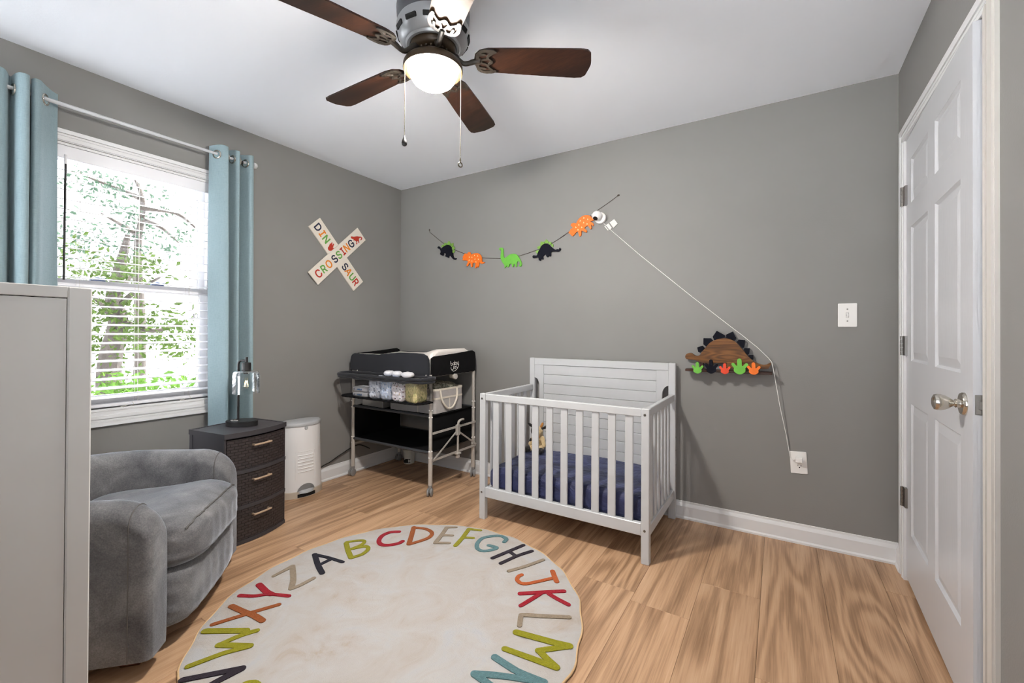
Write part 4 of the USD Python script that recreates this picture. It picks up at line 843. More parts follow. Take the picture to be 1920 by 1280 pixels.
for s, xo in ((1, hx0), (-1, hx1)):
    P = Polygon([(xo, .908), (xo + s * .073, .908), (xo + s * .073, .16), (xo + s * .038, .16), (xo + s * .038, .755)] + [(xo + s * .038 * math.sin(t), .755 + .058 * math.cos(t)) for t in np.linspace(PI / 2, 0, 10)])
    part(crib, 'stile', on_back(P.buffer(0), CY1 - .031, CY1 - .010), 'crib_white', False)
z = .908
while z > .2:
    z1 = max(z - .0685, .16)
    part(crib, 'plank', box(hx0 + .073, hx1 - .073, CY1 - .028, CY1 - .012, z1 + .0008, z - .0008, .0018), 'crib_white', False); z = z1
part(crib, 'plank_backing', box(hx0 + .073, hx1 - .073, CY1 - .014, CY1 - .008, .16, .908), 'crib_gap', False)
part(crib, 'mattress_support', box(CX0 + .036, CX1 - .036, CY0 + .040, CY1 - .038, .165, .178), 'crib_white', False)
mt = rbox(CX0 + .040, CX1 - .042, CY0 + .042, CY1 - .040, .180, .305, .035, 24)
mt = trimesh.Trimesh(*trimesh.remesh.subdivide_to_size(mt.vertices, mt.faces, .04)); nv = mt.vertices
f = meshkit.fbm(nv * 9, 3, 5) - .5; up = np.clip((nv[:, 2] - .2) / .1, 0, 1)
nv = nv + np.column_stack([f * .004, f * .006, up * (f * .022 + .012 * np.exp(-((nv[:, 0] - 1.9) ** 2 / .2)))]); mt.vertices = nv
mat_t = thing('crib_mattress', 'crib mattress in a wrinkled navy blue fitted sheet', 'mattress', (1.9, -.35, .178))
part(mat_t, 'sheet', mt, 'navy_sheet', True)

# plush cow
cow = thing('plush_cow', 'small cream plush cow toy with black patches sitting in the crib corner', 'soft toy', (1.478, -.150, .305))
def blob(bones, size=.006):
    h = [mf.Manifold.batch_hull([mf.Manifold.sphere(ra, 16).translate(tuple(a)), mf.Manifold.sphere(rb, 16).translate(tuple(b))]) for a, ra, b, rb in bones]
    m = h[0]
    for q in h[1:]: m = m + q
    m = m.refine_to_length(size).to_mesh(); t = trimesh.Trimesh(m.vert_properties[:, :3], m.tri_verts, process=True)
    trimesh.smoothing.filter_taubin(t, iterations=12); return t
q = np.array([1.524, -.165, .312])
cv = lambda x, y, z: q + 1.12 * np.array([x, y, z])
part(cow, 'body', blob([(cv(0, .01, .045), .042, cv(0, .012, .085), .033), (cv(0, .008, .10), .026, cv(0, -.006, .125), .036), (cv(0, -.006, .128), .036, cv(0, -.018, .118), .030),
    (cv(-.03, .0, .085), .014, cv(-.048, -.018, .045), .013), (cv(.03, .0, .085), .014, cv(.050, -.018, .045), .013),
    (cv(-.022, -.005, .026), .020, cv(-.045, -.055, .020), .017), (cv(.022, -.005, .026), .020, cv(.045, -.055, .020), .017)]), 'cow_cream', 60)
part(cow, 'muzzle', ball(cv(.018, -.052, .103), .019, 2, (1.15, .8, .85)), 'cow_tan', 60, label='tan muzzle')
for s in (-1, 1):
    part(cow, 'ear', blob([(cv(s * .030, -.004, .145), .008, cv(s * .060, -.002, .160), .010), (cv(s * .060, -.002, .160), .010, cv(s * .074, -.002, .168), .004)], .005), 'cow_black', 60, label='black ear')
    part(cow, 'horn', blob([(cv(s * .022, -.002, .158), .010, cv(s * .030, -.002, .176), .008)], .005), 'cow_tan', 60, label='tan horn')
    part(cow, 'foot', blob([(cv(s * .044, -.050, .021), .0205, cv(s * .048, -.070, .020), .018)], .005), 'cow_black', 60, label='black foot')
    part(cow, 'eye', ball(cv(s * .014, -.042, .132), .004, 1), 'black_plastic', 60)
part(cow, 'head_patch', ball(cv(-.030, -.012, .128), .024, 2, (.6, .9, 1.2)), 'cow_black', 60, label='black head patch')
part(cow, 'arm_patch', ball(cv(-.044, -.010, .062), .017, 2, (.9, .9, 1.2)), 'cow_black', 60, label='black arm patch')

# ------------------------------------------------------------------ changing table
TX0, TX1, TY0, TY1 = .072, .888, -.566, -.072
tb = thing('changing_table', 'black fabric folding changing table on grey metal legs with casters in the corner', 'changing table', ((TX0 + TX1) / 2, (TY0 + TY1) / 2, 0))
for x in (TX0, TX1):
    for y in (TY0, TY1):
        lg = part(tb, 'leg', cat_(tube([(x, y, .30), (x, y, .842)], .0125, 14), tube([(x, y, .075), (x, y, .305)], .0155, 14), ball((x, y, .305), .0165, 1, (1, 1, .5))), 'table_steel', 40)
        ca = 1 if x > .5 else -1
        wv = np.array([.5, -.86, 0]) if (x > .5) else np.array([.15, -.99, 0]); side = np.array([wv[1], -wv[0], 0])
        c0 = np.array([x, y, .028]) + wv * .010
        wh = part(lg, 'caster', cat_(*[lathe([(0, -.008), (.020, -.008), (.027, -.005), (.028, 0), (.027, .005), (.020, .008), (.008, .009), (0, .0095)], 26, c0 + side * o, side * (1 if o >= 0 else -1)) for o in (-.012, .012)], tube([c0 - side * .014, c0 + side * .014], .005, 8), lathe([(.012, .05), (.0135, .06), (.013, .078), (0, .078)], 16, (x, y, 0)), bar(c0 + (0, 0, .004), np.array([x, y, .066]), .012, .014, .002)), 'caster_grey', 40, label='grey swivel caster')
        for z in (.60, .55, .40, .297, .245):
            pass
        part(lg, 'rivets', cat_(*[ball((x + (.014 if x > .5 else -.014) * 0, y - .0135, z), .006, 1) for z in (.595, .545, .31, .265)], *[ball((x + (.0135 if x > .5 else -.0135), y, z), .006, 1) for z in (.595, .545, .31, .265)]), 'plate_white', 40)
def fabric_wall(poly2d, plane):   # rounded soft panel
    return poly2d
rr = lambda x0, x1, z0, z1, r: shapely.box(x0, z0 - r, x1, z1).buffer(0) if r <= 0 else shapely.box(x0 + r, z0 - .05, x1 - r, z1 - r).buffer(r, 8).intersection(shapely.box(x0 - 1, z0, x1 + 1, z1 + 1))
def softpanel(poly, y0, y1, axis, name, mat_='table_fabric', lab=None):
    P = poly.simplify(.0008); 
    if axis == 'y':
        m = cat_(on_back(P, y0 + .003, y1 - .003), on_back(P.buffer(-.004), y0, y1))
    else:
        m = cat_(on_left(P, y0 + .003, y1 - .003), on_left(P.buffer(-.004), y0, y1))
    return part(tb, name, m, mat_, 30, label=lab)
ftop = [(.052, .838), (.052, .915), (.060, .945), (.080, .964), (.11, .972), (.25, .968), (.38, .968), (.46, .978), (.60, .990), (.75, .990), (.83, .986), (.862, .974), (.882, .945), (.886, .90), (.886, .830), (.48, .822)]
softpanel(Polygon(ftop), TY0 - .018, TY0 - .004, 'y', 'front_panel', lab='dark fabric front panel of the tray')
softpanel(rr(.052, .900, .830, .972, .05), TY1 + .004, TY1 + .018, 'y', 'back_panel')
etop = Polygon([(TY0 - .006, .828), (TY0 - .006, .955), (TY0 + .02, .968), (-.30, .982), (TY1 - .03, .998), (TY1 + .004, .985), (TY1 + .012, .95), (TY1 + .012, .833)])
softpanel(etop, TX1 - .002, TX1 + .014, 'x', 'end_panel', 'table_fabric_dark', lab='black fabric end panel with the white logo')
softpanel(etop, TX0 - .020, TX0 - .006, 'x', 'end_panel', 'table_fabric_dark')
pp = rbox(TX0 + .0, TX1 - .004, TY0 + .004, TY1 - .004, .83, .972, .03, 20)
pp = trimesh.Trimesh(*trimesh.remesh.subdivide_to_size(pp.vertices, pp.faces, .05)); v = pp.vertices
edge = np.minimum(np.abs(v[:, 1] - TY0), np.abs(v[:, 1] - TY1)) / .25; endr = np.clip((v[:, 0] - .66) / .2, 0, 1)
v = v + np.column_stack([0 * edge, 0 * edge, np.where(v[:, 2] > .9, endr * .045 * np.clip(edge * 3, 0, 1) - .02 * np.clip(edge, 0, 1) * (1 - endr), 0)]); pp.vertices = v
part(tb, 'changing_pad', pp, 'pad_white', True, label='white changing pad in the tray')
# logo drawn on the end panel
lx = TX1 + .0142
lg_ = lambda x, y: tuple(at((820 + x / 24, 660 + y / 24), 0, lx)[1:])
def ell(cx, cy, rx, ry): return LineString([lg_(cx + rx * math.cos(t), cy + ry * math.sin(t)) for t in np.linspace(0, 2 * PI, 22)])
ln = lambda *p: LineString([lg_(*a) for a in p])
logo = [[ln((598, 415), (602, 520), (612, 590)), ell(638, 548, 32, 56)], [ell(738, 525, 34, 55), ln((778, 475), (782, 585))], [ln((782, 392), (792, 560)), ell(832, 510, 36, 58)],
        [ln((888, 440), (892, 510), (915, 548), (945, 540)), ln((948, 412), (962, 540), (950, 625), (900, 735), (820, 820), (735, 860), (665, 825), (622, 752), (606, 695))], [Point(lg_(622, 668)).buffer(.0016)],
        [ln((735, 640), (738, 720), (715, 765), (678, 792))], [ell(800, 692, 34, 62)], [ln((868, 612), (878, 670), (912, 702))]]
part(tb, 'logo_lettering', on_left(unary_union([g.buffer(.0016) if g.geom_type == 'LineString' else g for L in logo for g in L]), lx, lx + .0008), 'logo_white', False, label='white rounded two-line wordmark reading baby joy')
# frame bars
part(tb, 'frame_bar', cat_(tube([(TX1, TY0, .832), (TX1, TY1, .838)], .008, 10)), 'table_steel', 40)
part(tb, 'frame_bar', tube([(TX0, TY0 - .002, .834), (TX1, TY0 - .002, .834)], .0085, 10), 'table_steel', 40)
part(tb, 'frame_bar', tube([(TX0, TY1, .834), (TX1, TY1, .834)], .0085, 10), 'table_steel', 40)
part(tb, 'frame_bar', tube([(TX0, TY0, .832), (TX0, TY1, .832)], .0085, 10), 'table_steel', 40)
part(tb, 'tilt_knob', cat_(lathe([(0, 0), (.019, 0), (.021, .004), (.021, .018), (.018, .022), (0, .023)], 24, (TX1 + .004, -.318, .812), (1, -.2, 0)), lathe([(0, -.03), (.016, -.03), (.016, .004), (0, .004)], 20, (TX1, -.318, .812), (1, -.2, 0))), 'table_steel', 40)
# shelves: upper cloth, hammock below
def sheetgrid(x0, x1, y0, y1, z0, sag, th=.004, nx=18, ny=10):
    xs_, ys_ = np.linspace(x0, x1, nx), np.linspace(y0, y1, ny); V = []
    for o in (0, -th):
        for yy in ys_:
            for xx in xs_:
                u, w = (xx - x0) / (x1 - x0), (yy - y0) / (y1 - y0); V.append((xx, yy, z0 - sag * math.sin(PI * u) ** .7 * math.sin(PI * w) + o + .002 * math.sin(9 * u + 5 * w)))
    F = []; N = nx * ny
    for j in range(ny - 1):
        for i in range(nx - 1):
            a, b, c, d = j * nx + i, j * nx + i + 1, (j + 1) * nx + i + 1, (j + 1) * nx + i
            F += [(a, b, c), (a, c, d), (a + N, c + N, b + N), (a + N, d + N, c + N)]
    bd = [i for i in range(nx)] + [j * nx + nx - 1 for j in range(1, ny)] + [(ny - 1) * nx + i for i in range(nx - 2, -1, -1)] + [j * nx for j in range(ny - 2, 0, -1)]
    for a, b in zip(bd, bd[1:] + bd[:1]): F += [(a, a + N, b + N), (a, b + N, b)]
    return trimesh.Trimesh(np.array(V), np.array(F), process=False)
part(tb, 'upper_shelf', sheetgrid(TX0, TX1, TY0, TY1, .554, .010), 'table_fabric_dark', True, label='black fabric upper shelf')
part(tb, 'lower_shelf', sheetgrid(TX0, TX1, TY0, TY1, .300, .012), 'table_fabric_dark', True, label='black fabric lower shelf')
for x in (TX0 + .012, TX1 - .016):
    part(tb, 'shelf_end', on_left(Polygon([(TY0 + .004, .296), (TY1 - .004, .296), (TY1 - .004, .556), (TY0 + .004, .556)]), x, x + .004), 'table_fabric_dark', False, label='black fabric end of the shelves')
for y in (TY0, TY1):
    for z in (.552, .297):
        part(tb, 'shelf_rail', tube([(TX0, y, z), (TX1, y, z)], .0105, 12), 'table_tube', 40)
# folding braces at each end
for x, s in ((TX1 + .018, 1), (TX0 - .014, -1)):
    ym = (TY0 + TY1) / 2 + .02
    part(tb, 'brace', bar((x, TY0 + .004, .434), (x, TY1 + .008, .434), .006, .016, .001), 'table_steel', False)
    part(tb, 'brace', bar((x, TY0 + .006, .247), (x, TY1 + .012, .249), .006, .016, .001), 'table_steel', False)
    if s > 0:
        part(tb, 'brace', bar((x + .006, TY0 + .006, .250), (x + .006, ym - .018, .398), .005, .013, .001), 'table_steel', False)
        part(tb, 'brace', bar((x + .006, TY1 + .010, .256), (x + .006, ym + .022, .392), .005, .013, .001), 'table_steel', False)
        part(tb, 'fold_latch', cat_(box(x - .002, x + .018, ym - .016, ym + .022, .372, .452, .003), tube(spline([(x + .012, ym + .0, .448), (x + .018, ym + .002, .476), (x + .022, ym + .03, .486), (x + .022, ym + .052, .484)], 5), [.009] * 10 + [.008] * 6, 10), tube([(x + .008, ym + .003, .374), (x + .008, ym + .003, .228)], .008, 12), box(x - .006, x + .024, ym - .022, ym + .026, .232, .243, .003), lathe([(.013, .205), (.015, .212), (.012, .232), (0, .232)], 16, (x + .008, ym + .003, 0))), 'table_steel', 35, label='folding latch with a curved lever')
# hanging net basket
bk = thing('net_basket', 'black net basket hung on the front of the changing table', 'basket', (.5, -.66, .655))
BX0, BX1, BY0, BY1 = .085, .950, -.752, -.590
def bpath(ins, r=.075): 
    P = shapely.box(BX0 + ins + r, BY0 + ins + r, BX1 - ins - r, BY1 - ins + .2).buffer(r, 10).intersection(shapely.box(BX0 - 1, BY0 - 1, BX1 + 1, BY1)); return P
top_ = bpath(0); bot_ = bpath(.018)
def loop_pts(P, n=90):
    L = P.exterior; return np.array([L.interpolate(t, normalized=True).coords[0] for t in np.linspace(0, 1, n, endpoint=False)])
a, b = loop_pts(top_), loop_pts(bot_); n_ = len(a)
V = np.vstack([np.column_stack([a, np.full(n_, .818 + 0 * a[:, 0])]), np.column_stack([(a * .45 + b * .55), np.full(n_, .735)]), np.column_stack([b, np.full(n_, .662)])]); F = []
for l in range(2):
    for i in range(n_):
        j = (i + 1) % n_; F += [(l * n_ + i, l * n_ + j, (l + 1) * n_ + j), (l * n_ + i, (l + 1) * n_ + j, (l + 1) * n_ + i)]
part(bk, 'net', trimesh.Trimesh(V, np.array(F), process=False), 'net_mesh', True, label='see-through black netting')
rim = [(x, y, .822 + .0015 * math.sin(x * 30)) for x, y in a]
part(bk, 'rim', cat_(tube(rim, .0125, 10, close=True), tube([(x, y, z - .019 - .003 * math.sin(x * 41)) for (x, y, z) in rim], .0085, 8, close=True)), 'table_fabric', 40)
fl_ = on_floor(bot_, .652, .658)
part(bk, 'floor_panel', cat_(fl_, tube([(x, y, .657) for x, y in b], .0055, 8, close=True)), 'table_fabric_dark', 30)
part(bk, 'hook', cat_(*[tube(spline([(x, BY1 - .004, .826), (x, -.575, .848), (x, TY0 - .002, .846), (x, TY0 + .008, .838)], 4), .0035, 6) for x in (.14, .86)]), 'table_steel', 40)
# things in the basket
def pack(name, label, cat, ctr, size, matn, e=3.2, seed=0, amp=.004, group=None):
    p_ = pillow(*size, e); v = p_.vertices; f = meshkit.fbm(v * 38 + seed, 3, seed) - .5
    nr = p_.vertex_normals; p_.vertices = v + nr * (f * amp * 2)[:, None] + np.array(ctr)
    t = thing(name, label, cat, (ctr[0], ctr[1], ctr[2] - size[2] / 2), group=group); part(t, 'wrapper', p_, matn, True); return t
WC = (.318, -.668)
for k, (z, lab) in enumerate(((.678, 'white pack of baby wipes at the bottom of the pair in the net basket'), (.716, 'white pack of baby wipes on top of the pair in the net basket'))):
    t = pack('wipes_pack', lab, 'wipes pack', (WC[0] + .002 * k, WC[1], z), (.168, .092, .037), 'wipes_white', 5, k, .0015)
    yF = WC[1] - .0475
    for x0, x1, c in ((-.055, -.030, 'wipes_grey'), (-.018, .040, 'wipes_blue')):
        part(t, 'print', on_back(unary_union([shapely.box(WC[0] + x0 + q * .009, z - .006, WC[0] + x0 + q * .009 + .0065, z + (.006 if q % 2 else .003)) for q in range(int((x1 - x0) / .009))]), yF - .0006, yF), c, False, label='blue printed lettering blocks' if 'blue' in c else 'grey printed lettering blocks')
    if k: part(t, 'flap', box(WC[0] - .035, WC[0] + .035, WC[1] - .022, WC[1] + .022, z + .0175, z + .0215, .002), 'wipes_white', False)
pack('diaper_stack', 'pale patterned stack of diapers beside the wipes in the net basket', 'diapers', (.498, -.674, .7415), (.122, .130, .160), 'diaper_pale', 5, 3, .006)
pack('diaper_stack', 'bluish stack of diapers in the middle of the net basket', 'diapers', (.6185, -.676, .7415), (.114, .130, .160), 'diaper_blue', 5, 4, .006)
pack('diaper_stack', 'dotted diaper pack between the bluish stack and the leafy pack', 'diapers', (.739, -.677, .7415), (.122, .130, .160), 'diaper_print', 5, 5, .007)
pack('diaper_pack', 'green and yellow leafy printed pack at the right end of the net basket', 'diapers', (.857, -.674, .7425), (.108, .122, .164), 'diaper_leafy', 6, 6, .004)
for x, r, k in ((.560, .036, 0), (.640, .036, 1), (.745, .050, 2)):
    pack('folded_diaper', ['rounded white diaper end poking over the basket rim above the pale stack', 'rounded white diaper end poking over the basket rim above the bluish stack', 'flatter white diaper end poking over the basket rim above the dotted pack'][k], 'diaper', (x, -.645, .843 - .001 * k), (r * 2, .07, .040), 'wipes_white', 2.4, 9 + k, .003)
# on the upper shelf
cd = thing('diaper_caddy', 'grey fabric caddy with cream trim and rope handles on the upper shelf', 'storage bin', (.66, -.33, .548))
KX0, KX1, KY0, KY1, KZ0, KZ1 = .400, .866, -.500, -.170, .550, .722
outer = rrect(KX0, KX1, KY0, KY1, .03); 
wall = outer.difference(outer.buffer(-.008))
part(cd, 'bin_wall', on_floor(wall, KZ0, KZ1), 'caddy_grey', 30)
part(cd, 'bin_floor', on_floor(outer.buffer(-.006), KZ0, KZ0 + .006), 'caddy_grey', 30)
for z in (KZ1, .660): part(cd, 'trim_band', on_floor(outer.buffer(.0025).difference(outer.buffer(-.009 if z == KZ1 else -.001)), z - .006, z + .007), 'caddy_trim', 30, label='cream trim band')
for b_ in (box(.70, .706, KY0 - .0015, KY0, KZ0, .66), box(KX1, KX1 + .0015, -.34, -.334, KZ0, .66)): part(cd, 'divider', b_, 'caddy_trim', False)
for y0_, y1_ in ((-.445, -.255),):
    P = spline([(KX1 + .003, y0_, .722), (KX1 + .012, y0_ + .01, .65), (KX1 + .016, y0_ + .055, .592), (KX1 + .017, (y0_ + y1_) / 2, .578), (KX1 + .016, y1_ - .055, .592), (KX1 + .012, y1_ - .01, .65), (KX1 + .003, y1_, .722)], 7)
    part(cd, 'handle', tube(P, .0075, 10), 'caddy_trim', 40, label='cream rope handle')
P = spline([(.74, KY0 - .003, .722), (.745, KY0 - .012, .64), (.78, KY0 - .014, .60), (.82, KY0 - .012, .64), (.825, KY0 - .003, .722)], 6)
cl = thing('folded_clothes', 'pile of folded grey-green baby clothes in the caddy', 'clothes', (.63, -.335, .60))
for k, (x, y, w_, d_, z_) in enumerate(((.52, -.33, .20, .26, .715), (.70, -.40, .22, .13, .722), (.72, -.26, .24, .14, .728), (.58, -.24, .16, .12, .732))):
    p_ = pillow(w_, d_, .060, 3); v = p_.vertices; f = meshkit.fbm(v * 30 + k * 3, 3, 30 + k) - .5; p_.vertices = v + p_.vertex_normals * (f * .026)[:, None] + np.array([x, y, z_]); part(cl, 'garment', p_, 'folded_cloth', True)
gb = thing('felt_box', 'low plain grey felt box behind the net basket on the upper shelf', 'box', (.215, -.40, .548))
P = rrect(.105, .345, -.510, -.300, .008)
part(gb, 'box_wall', on_floor(P.difference(P.buffer(-.006)), .550, .640), 'box_grey', 30); part(gb, 'box_floor', on_floor(P.buffer(-.004), .550, .556), 'box_grey', 30)
# jar and cord on the floor
jr = thing('white_tub', 'white plastic tub with a black printed label on the floor under the changing table', 'tub', (.205, -.085, 0))
part(jr, 'tub_body', lathe([(0, 0), (.044, 0), (.046, .003), (.049, .100), (.0505, .104), (0, .104)], 36, (.205, -.085, 0)), 'jar_white', 40)
part(jr, 'lid', lathe([(.0515, .100), (.053, .103), (.053, .118), (.049, .122), (0, .122)], 36, (.205, -.085, 0)), 'jar_white', 40)
lab = lathe([(.0462, .012), (.0475, .050)], 36, (.205, -.085, 0)); a_ = np.linspace(-2.2, .25, 26)
def cyl_patch(t0, t1, z0, z1, r0, r1, th=.0006, n=20):
    V = []; 
    for t in np.linspace(t0, t1, n):
        for z, r in ((z0, r0), (z1, r1)):
            for o in (0, th): V.append((.205 + (r + o) * math.cos(t), -.085 + (r + o) * math.sin(t), z))
    F = []
    for i in range(n - 1):
        o = i * 4
        F += [(o + 1, o + 5, o + 7), (o + 1, o + 7, o + 3), (o, o + 2, o + 6), (o, o + 6, o + 4), (o + 2, o + 3, o + 7), (o + 2, o + 7, o + 6), (o, o + 5, o + 1), (o, o + 4, o + 5)]
    return trimesh.Trimesh(np.array(V), np.array(F), process=False)
part(jr, 'printed_label', cat_(cyl_patch(-2.3, -.55, .010, .036, .0463, .0472), cyl_patch(-2.3, -1.75, .036, .052, .0472, .0477), cyl_patch(-1.55, -.55, .036, .046, .0472, .0475)), 'jar_black', False, label='black printed label')
part(jr, 'label_window', cat_(cyl_patch(-.95, -.70, .016, .040, .0470, .0479), cyl_patch(-.64, -.50, .016, .040, .0470, .0479)), 'jar_white', False)
fc = thing('black_cord', 'black electric cord along the wall from behind the white pail to the changing table', 'cord', (.02, -.7, 0))
part(fc, 'wire', tube(spline([(.028, -.93, .05), (.024, -.82, .118), (.022, -.74, .138), (.018, -.68, .160), (.018, -.62, .180), (.022, -.55, .205), (.030, -.47, .215), (.022, -.36, .16)], 7), .0042, 8), 'black_plastic', 40)

# ------------------------------------------------------------------ diaper pail
PX, PY = .045, -1.012
pr = math.radians(-8)
pa = thing('diaper_pail', 'white oval step-on diaper pail between the brown drawers and the changing table', 'bin', (PX, PY, 0))
def oval(k, d, n=64):   # front bulges into the room, back flat to the wall
    return [(d * max(math.cos(t), -.25) if math.cos(t) > 0 else .25 * d * math.cos(t), k * math.sin(t)) for t in np.linspace(0, 2 * PI, n, endpoint=False)]
def loft(secs, cap=True):
    V, F = [], []; n = None
    for ring_, z, (ox, oy), rot in secs:
        c, s = math.cos(rot), math.sin(rot); n = len(ring_)
        V += [(PX + ox + x * c - y * s, PY + oy + x * s + y * c, z) for x, y in ring_]
    for l in range(len(secs) - 1):
        for i in range(n):
            j = (i + 1) % n; F += [(l * n + i, l * n + j, (l + 1) * n + j), (l * n + i, (l + 1) * n + j, (l + 1) * n + i)]
    m = len(V); V += [tuple(np.mean(V[:n], 0)), tuple(np.mean(V[-n:], 0))]
    for i in range(n):
        j = (i + 1) % n; F += [(m, j, i), (m + 1, (len(secs) - 1) * n + i, (len(secs) - 1) * n + j)]
    return trimesh.Trimesh(np.array(V), np.array(F), process=False)
O = lambda k, d, z: (oval(k, d), z, (0, 0), pr)
part(pa, 'pail_base', loft([O(.162, .136, 0), O(.162, .136, .040), O(.158, .132, .045)]), 'pail_base', 40, label='beige base ring')
part(pa, 'pail_body', loft([O(.158, .132, .040), O(.155, .129, .10), O(.149, .124, .30), O(.146, .121, .480), O(.144, .119, .484)]), 'pail_white', 40)
part(pa, 'lid', loft([O(.149, .125, .484), O(.151, .127, .490), O(.150, .126, .503), O(.142, .118, .512), O(.10, .085, .517), O(.04, .04, .5185)]), 'pail_grey', 40, label='pale grey lid rim')
def front(u, z, out=0.0):   # a point on the pail's front, u sideways
    k, d = .133, .127; k = np.interp(z, [.04, .1, .3, .48], [.158, .155, .149, .146]); d = np.interp(z, [.04, .1, .3, .48], [.132, .129, .124, .121])
    t = math.asin(max(-1, min(1, u / k))); x, y = (d + out) * math.cos(t), (k + out) * math.sin(t); c, s = math.cos(pr), math.sin(pr)
    return np.array([PX + x * c - y * s, PY + x * s + y * c, z])
for z in np.linspace(.175, .285, 6):
    part(pa, 'rib', tube([front(u, z + .02 * (u / .06) ** 2 * 0, .001) for u in np.linspace(-.054, .050, 14)], .0034, 6), 'pail_white', 40)
part(pa, 'embossed_frame', tube([front(u, z, .0006) for u, z in [(-.070, .12), (-.068, .22), (-.066, .312), (-.03, .312), (0.01, .312), (.04, .312), (.062, .312), (.064, .22), (.067, .12)]], .0018, 6), 'pail_white', 40)
c_ = front(.0, .472, .002); part(pa, 'button', lathe([(0, 0), (.012, 0), (.010, .004), (0, .005)], 18, c_, (math.cos(pr), math.sin(pr), 0)), 'pail_grey', 40)
arch = [front(.062 * math.cos(t), .030 + .062 * math.sin(t), .0015) for t in np.linspace(0, PI, 16)]
V = np.array(arch + [front(.062 * math.cos(t), .030, .0015) for t in np.linspace(0, PI, 16)]); F = [(i, i + 1, 16 + i + 1) for i in range(15)] + [(i, 16 + i + 1, 16 + i) for i in range(15)]
t = trimesh.Trimesh(V, np.array(F + [(a, c, b) for a, b, c in F]), process=False)
part(pa, 'pedal_recess', t, 'pail_grey', False)
ped = [front(u, .030, .018 - 6 * u * u) for u in np.linspace(-.058, .058, 14)]
V = np.array(ped + [p + (0, 0, .014) for p in ped] + [front(u, .054, -.002) for u in np.linspace(-.050, .050, 14)]); F = []
for l in range(2):
    for i in range(13): F += [(l * 14 + i, l * 14 + i + 1, (l + 1) * 14 + i + 1), (l * 14 + i, (l + 1) * 14 + i + 1, (l + 1) * 14 + i)]
part(pa, 'pedal', trimesh.Trimesh(V, np.array(F), process=False), 'pail_grey', 40, label='grey foot pedal')
V = np.array([front(u, .006, .0075) for u in np.linspace(-.058, .058, 14)] + [front(u, .029, .0075) for u in np.linspace(-.058, .058, 14)])
part(pa, 'pedal_shade', trimesh.Trimesh(V, np.array([(i, i + 1, 15 + i) for i in range(13)] + [(i, 15 + i, 14 + i) for i in range(13)]), process=False), 'dark_hole', False)  # dark sheet: shade under the pedal put into the colour

# ------------------------------------------------------------------ woven plastic drawers
dr_rot = math.radians(8)
dr = thing('drawer_unit', 'dark brown woven plastic three-drawer unit under the lamp', 'drawer unit', (.345, -1.545, 0), dr_rot, local=True)
dw, dd, dh = .362, .330, .600      # local: x forward, y sideways
bow = .036
def fx(y): return dd / 2 - bow * (2 * abs(y) / dw) ** 2 + .0
def bowed(y0, y1, z0, z1, off, depth=.012):
    P = Polygon([(fx(y) + off, y) for y in np.linspace(y0, y1, 17)] + [(fx(y) + off - depth, y) for y in np.linspace(y1, y0, 17)]); return on_floor(P, z0, z1)
full = lambda off, back=0.: Polygon([(fx(y) + off, y) for y in np.linspace(-dw / 2, dw / 2, 21)] + [(-dd / 2 + back, dw / 2), (-dd / 2 + back, -dw / 2)])
T = full(.004).buffer(.003)
tp = part(dr, 'top', cat_(on_floor(T, dh - .026, dh - .006), on_floor(T.difference(T.buffer(-.010)), dh - .006, dh), on_floor(T.buffer(-.010), dh - .006, dh - .003)), 'drawer_top', 30)
part(dr, 'side_panel', cat_(box(-dd / 2, fx(dw / 2) - .004, dw / 2 - .012, dw / 2 - .004, 0, dh - .026), ), 'drawer_top', False)
part(dr, 'side_panel', cat_(box(-dd / 2, fx(dw / 2) - .004, -dw / 2 + .004, -dw / 2 + .012, 0, dh - .026), ), 'drawer_top', False)
part(dr, 'corner_post', cat_(*[box(a, a + .026, b, b + .012, 0, dh - .026, .002) for a, b in ((fx(dw / 2) - .026, dw / 2 - .012), (fx(dw / 2) - .026, -dw / 2), (-dd / 2, dw / 2 - .012), (-dd / 2, -dw / 2))]), 'drawer_top', False)
part(dr, 'back_panel', box(-dd / 2, -dd / 2 + .006, -dw / 2 + .01, dw / 2 - .01, 0, dh - .026), 'drawer_top', False)
zz = [.012, .197, .387, .574]
for k in range(3):
    z0, z1 = zz[k], zz[k + 1]
    d = part(dr, 'drawer', bowed(-dw / 2 + .012, dw / 2 - .006, z0 + .010, z1 - .010, -.002), 'weave_brown', 30)
    part(d, 'handle', cat_(tube([(fx(y) + .020, y, z1 - .052) for y in np.linspace(-.052, .052, 9)], .0055, 10), *[bar((fx(s) - .004, s, z1 - .052), (fx(s) + .02, s, z1 - .052), .008, .008) for s in (-.045, .045)]), 'handle_beige', 40, label='beige bar handle')
    part(dr, 'divider_rail', bowed(-dw / 2, dw / 2, z0 - .010, z0 + .009, .003, .02), 'drawer_top', 30)
part(dr, 'carcass', on_floor(full(-.016, .008).buffer(-.013), .004, dh - .03), 'black_plastic', False)

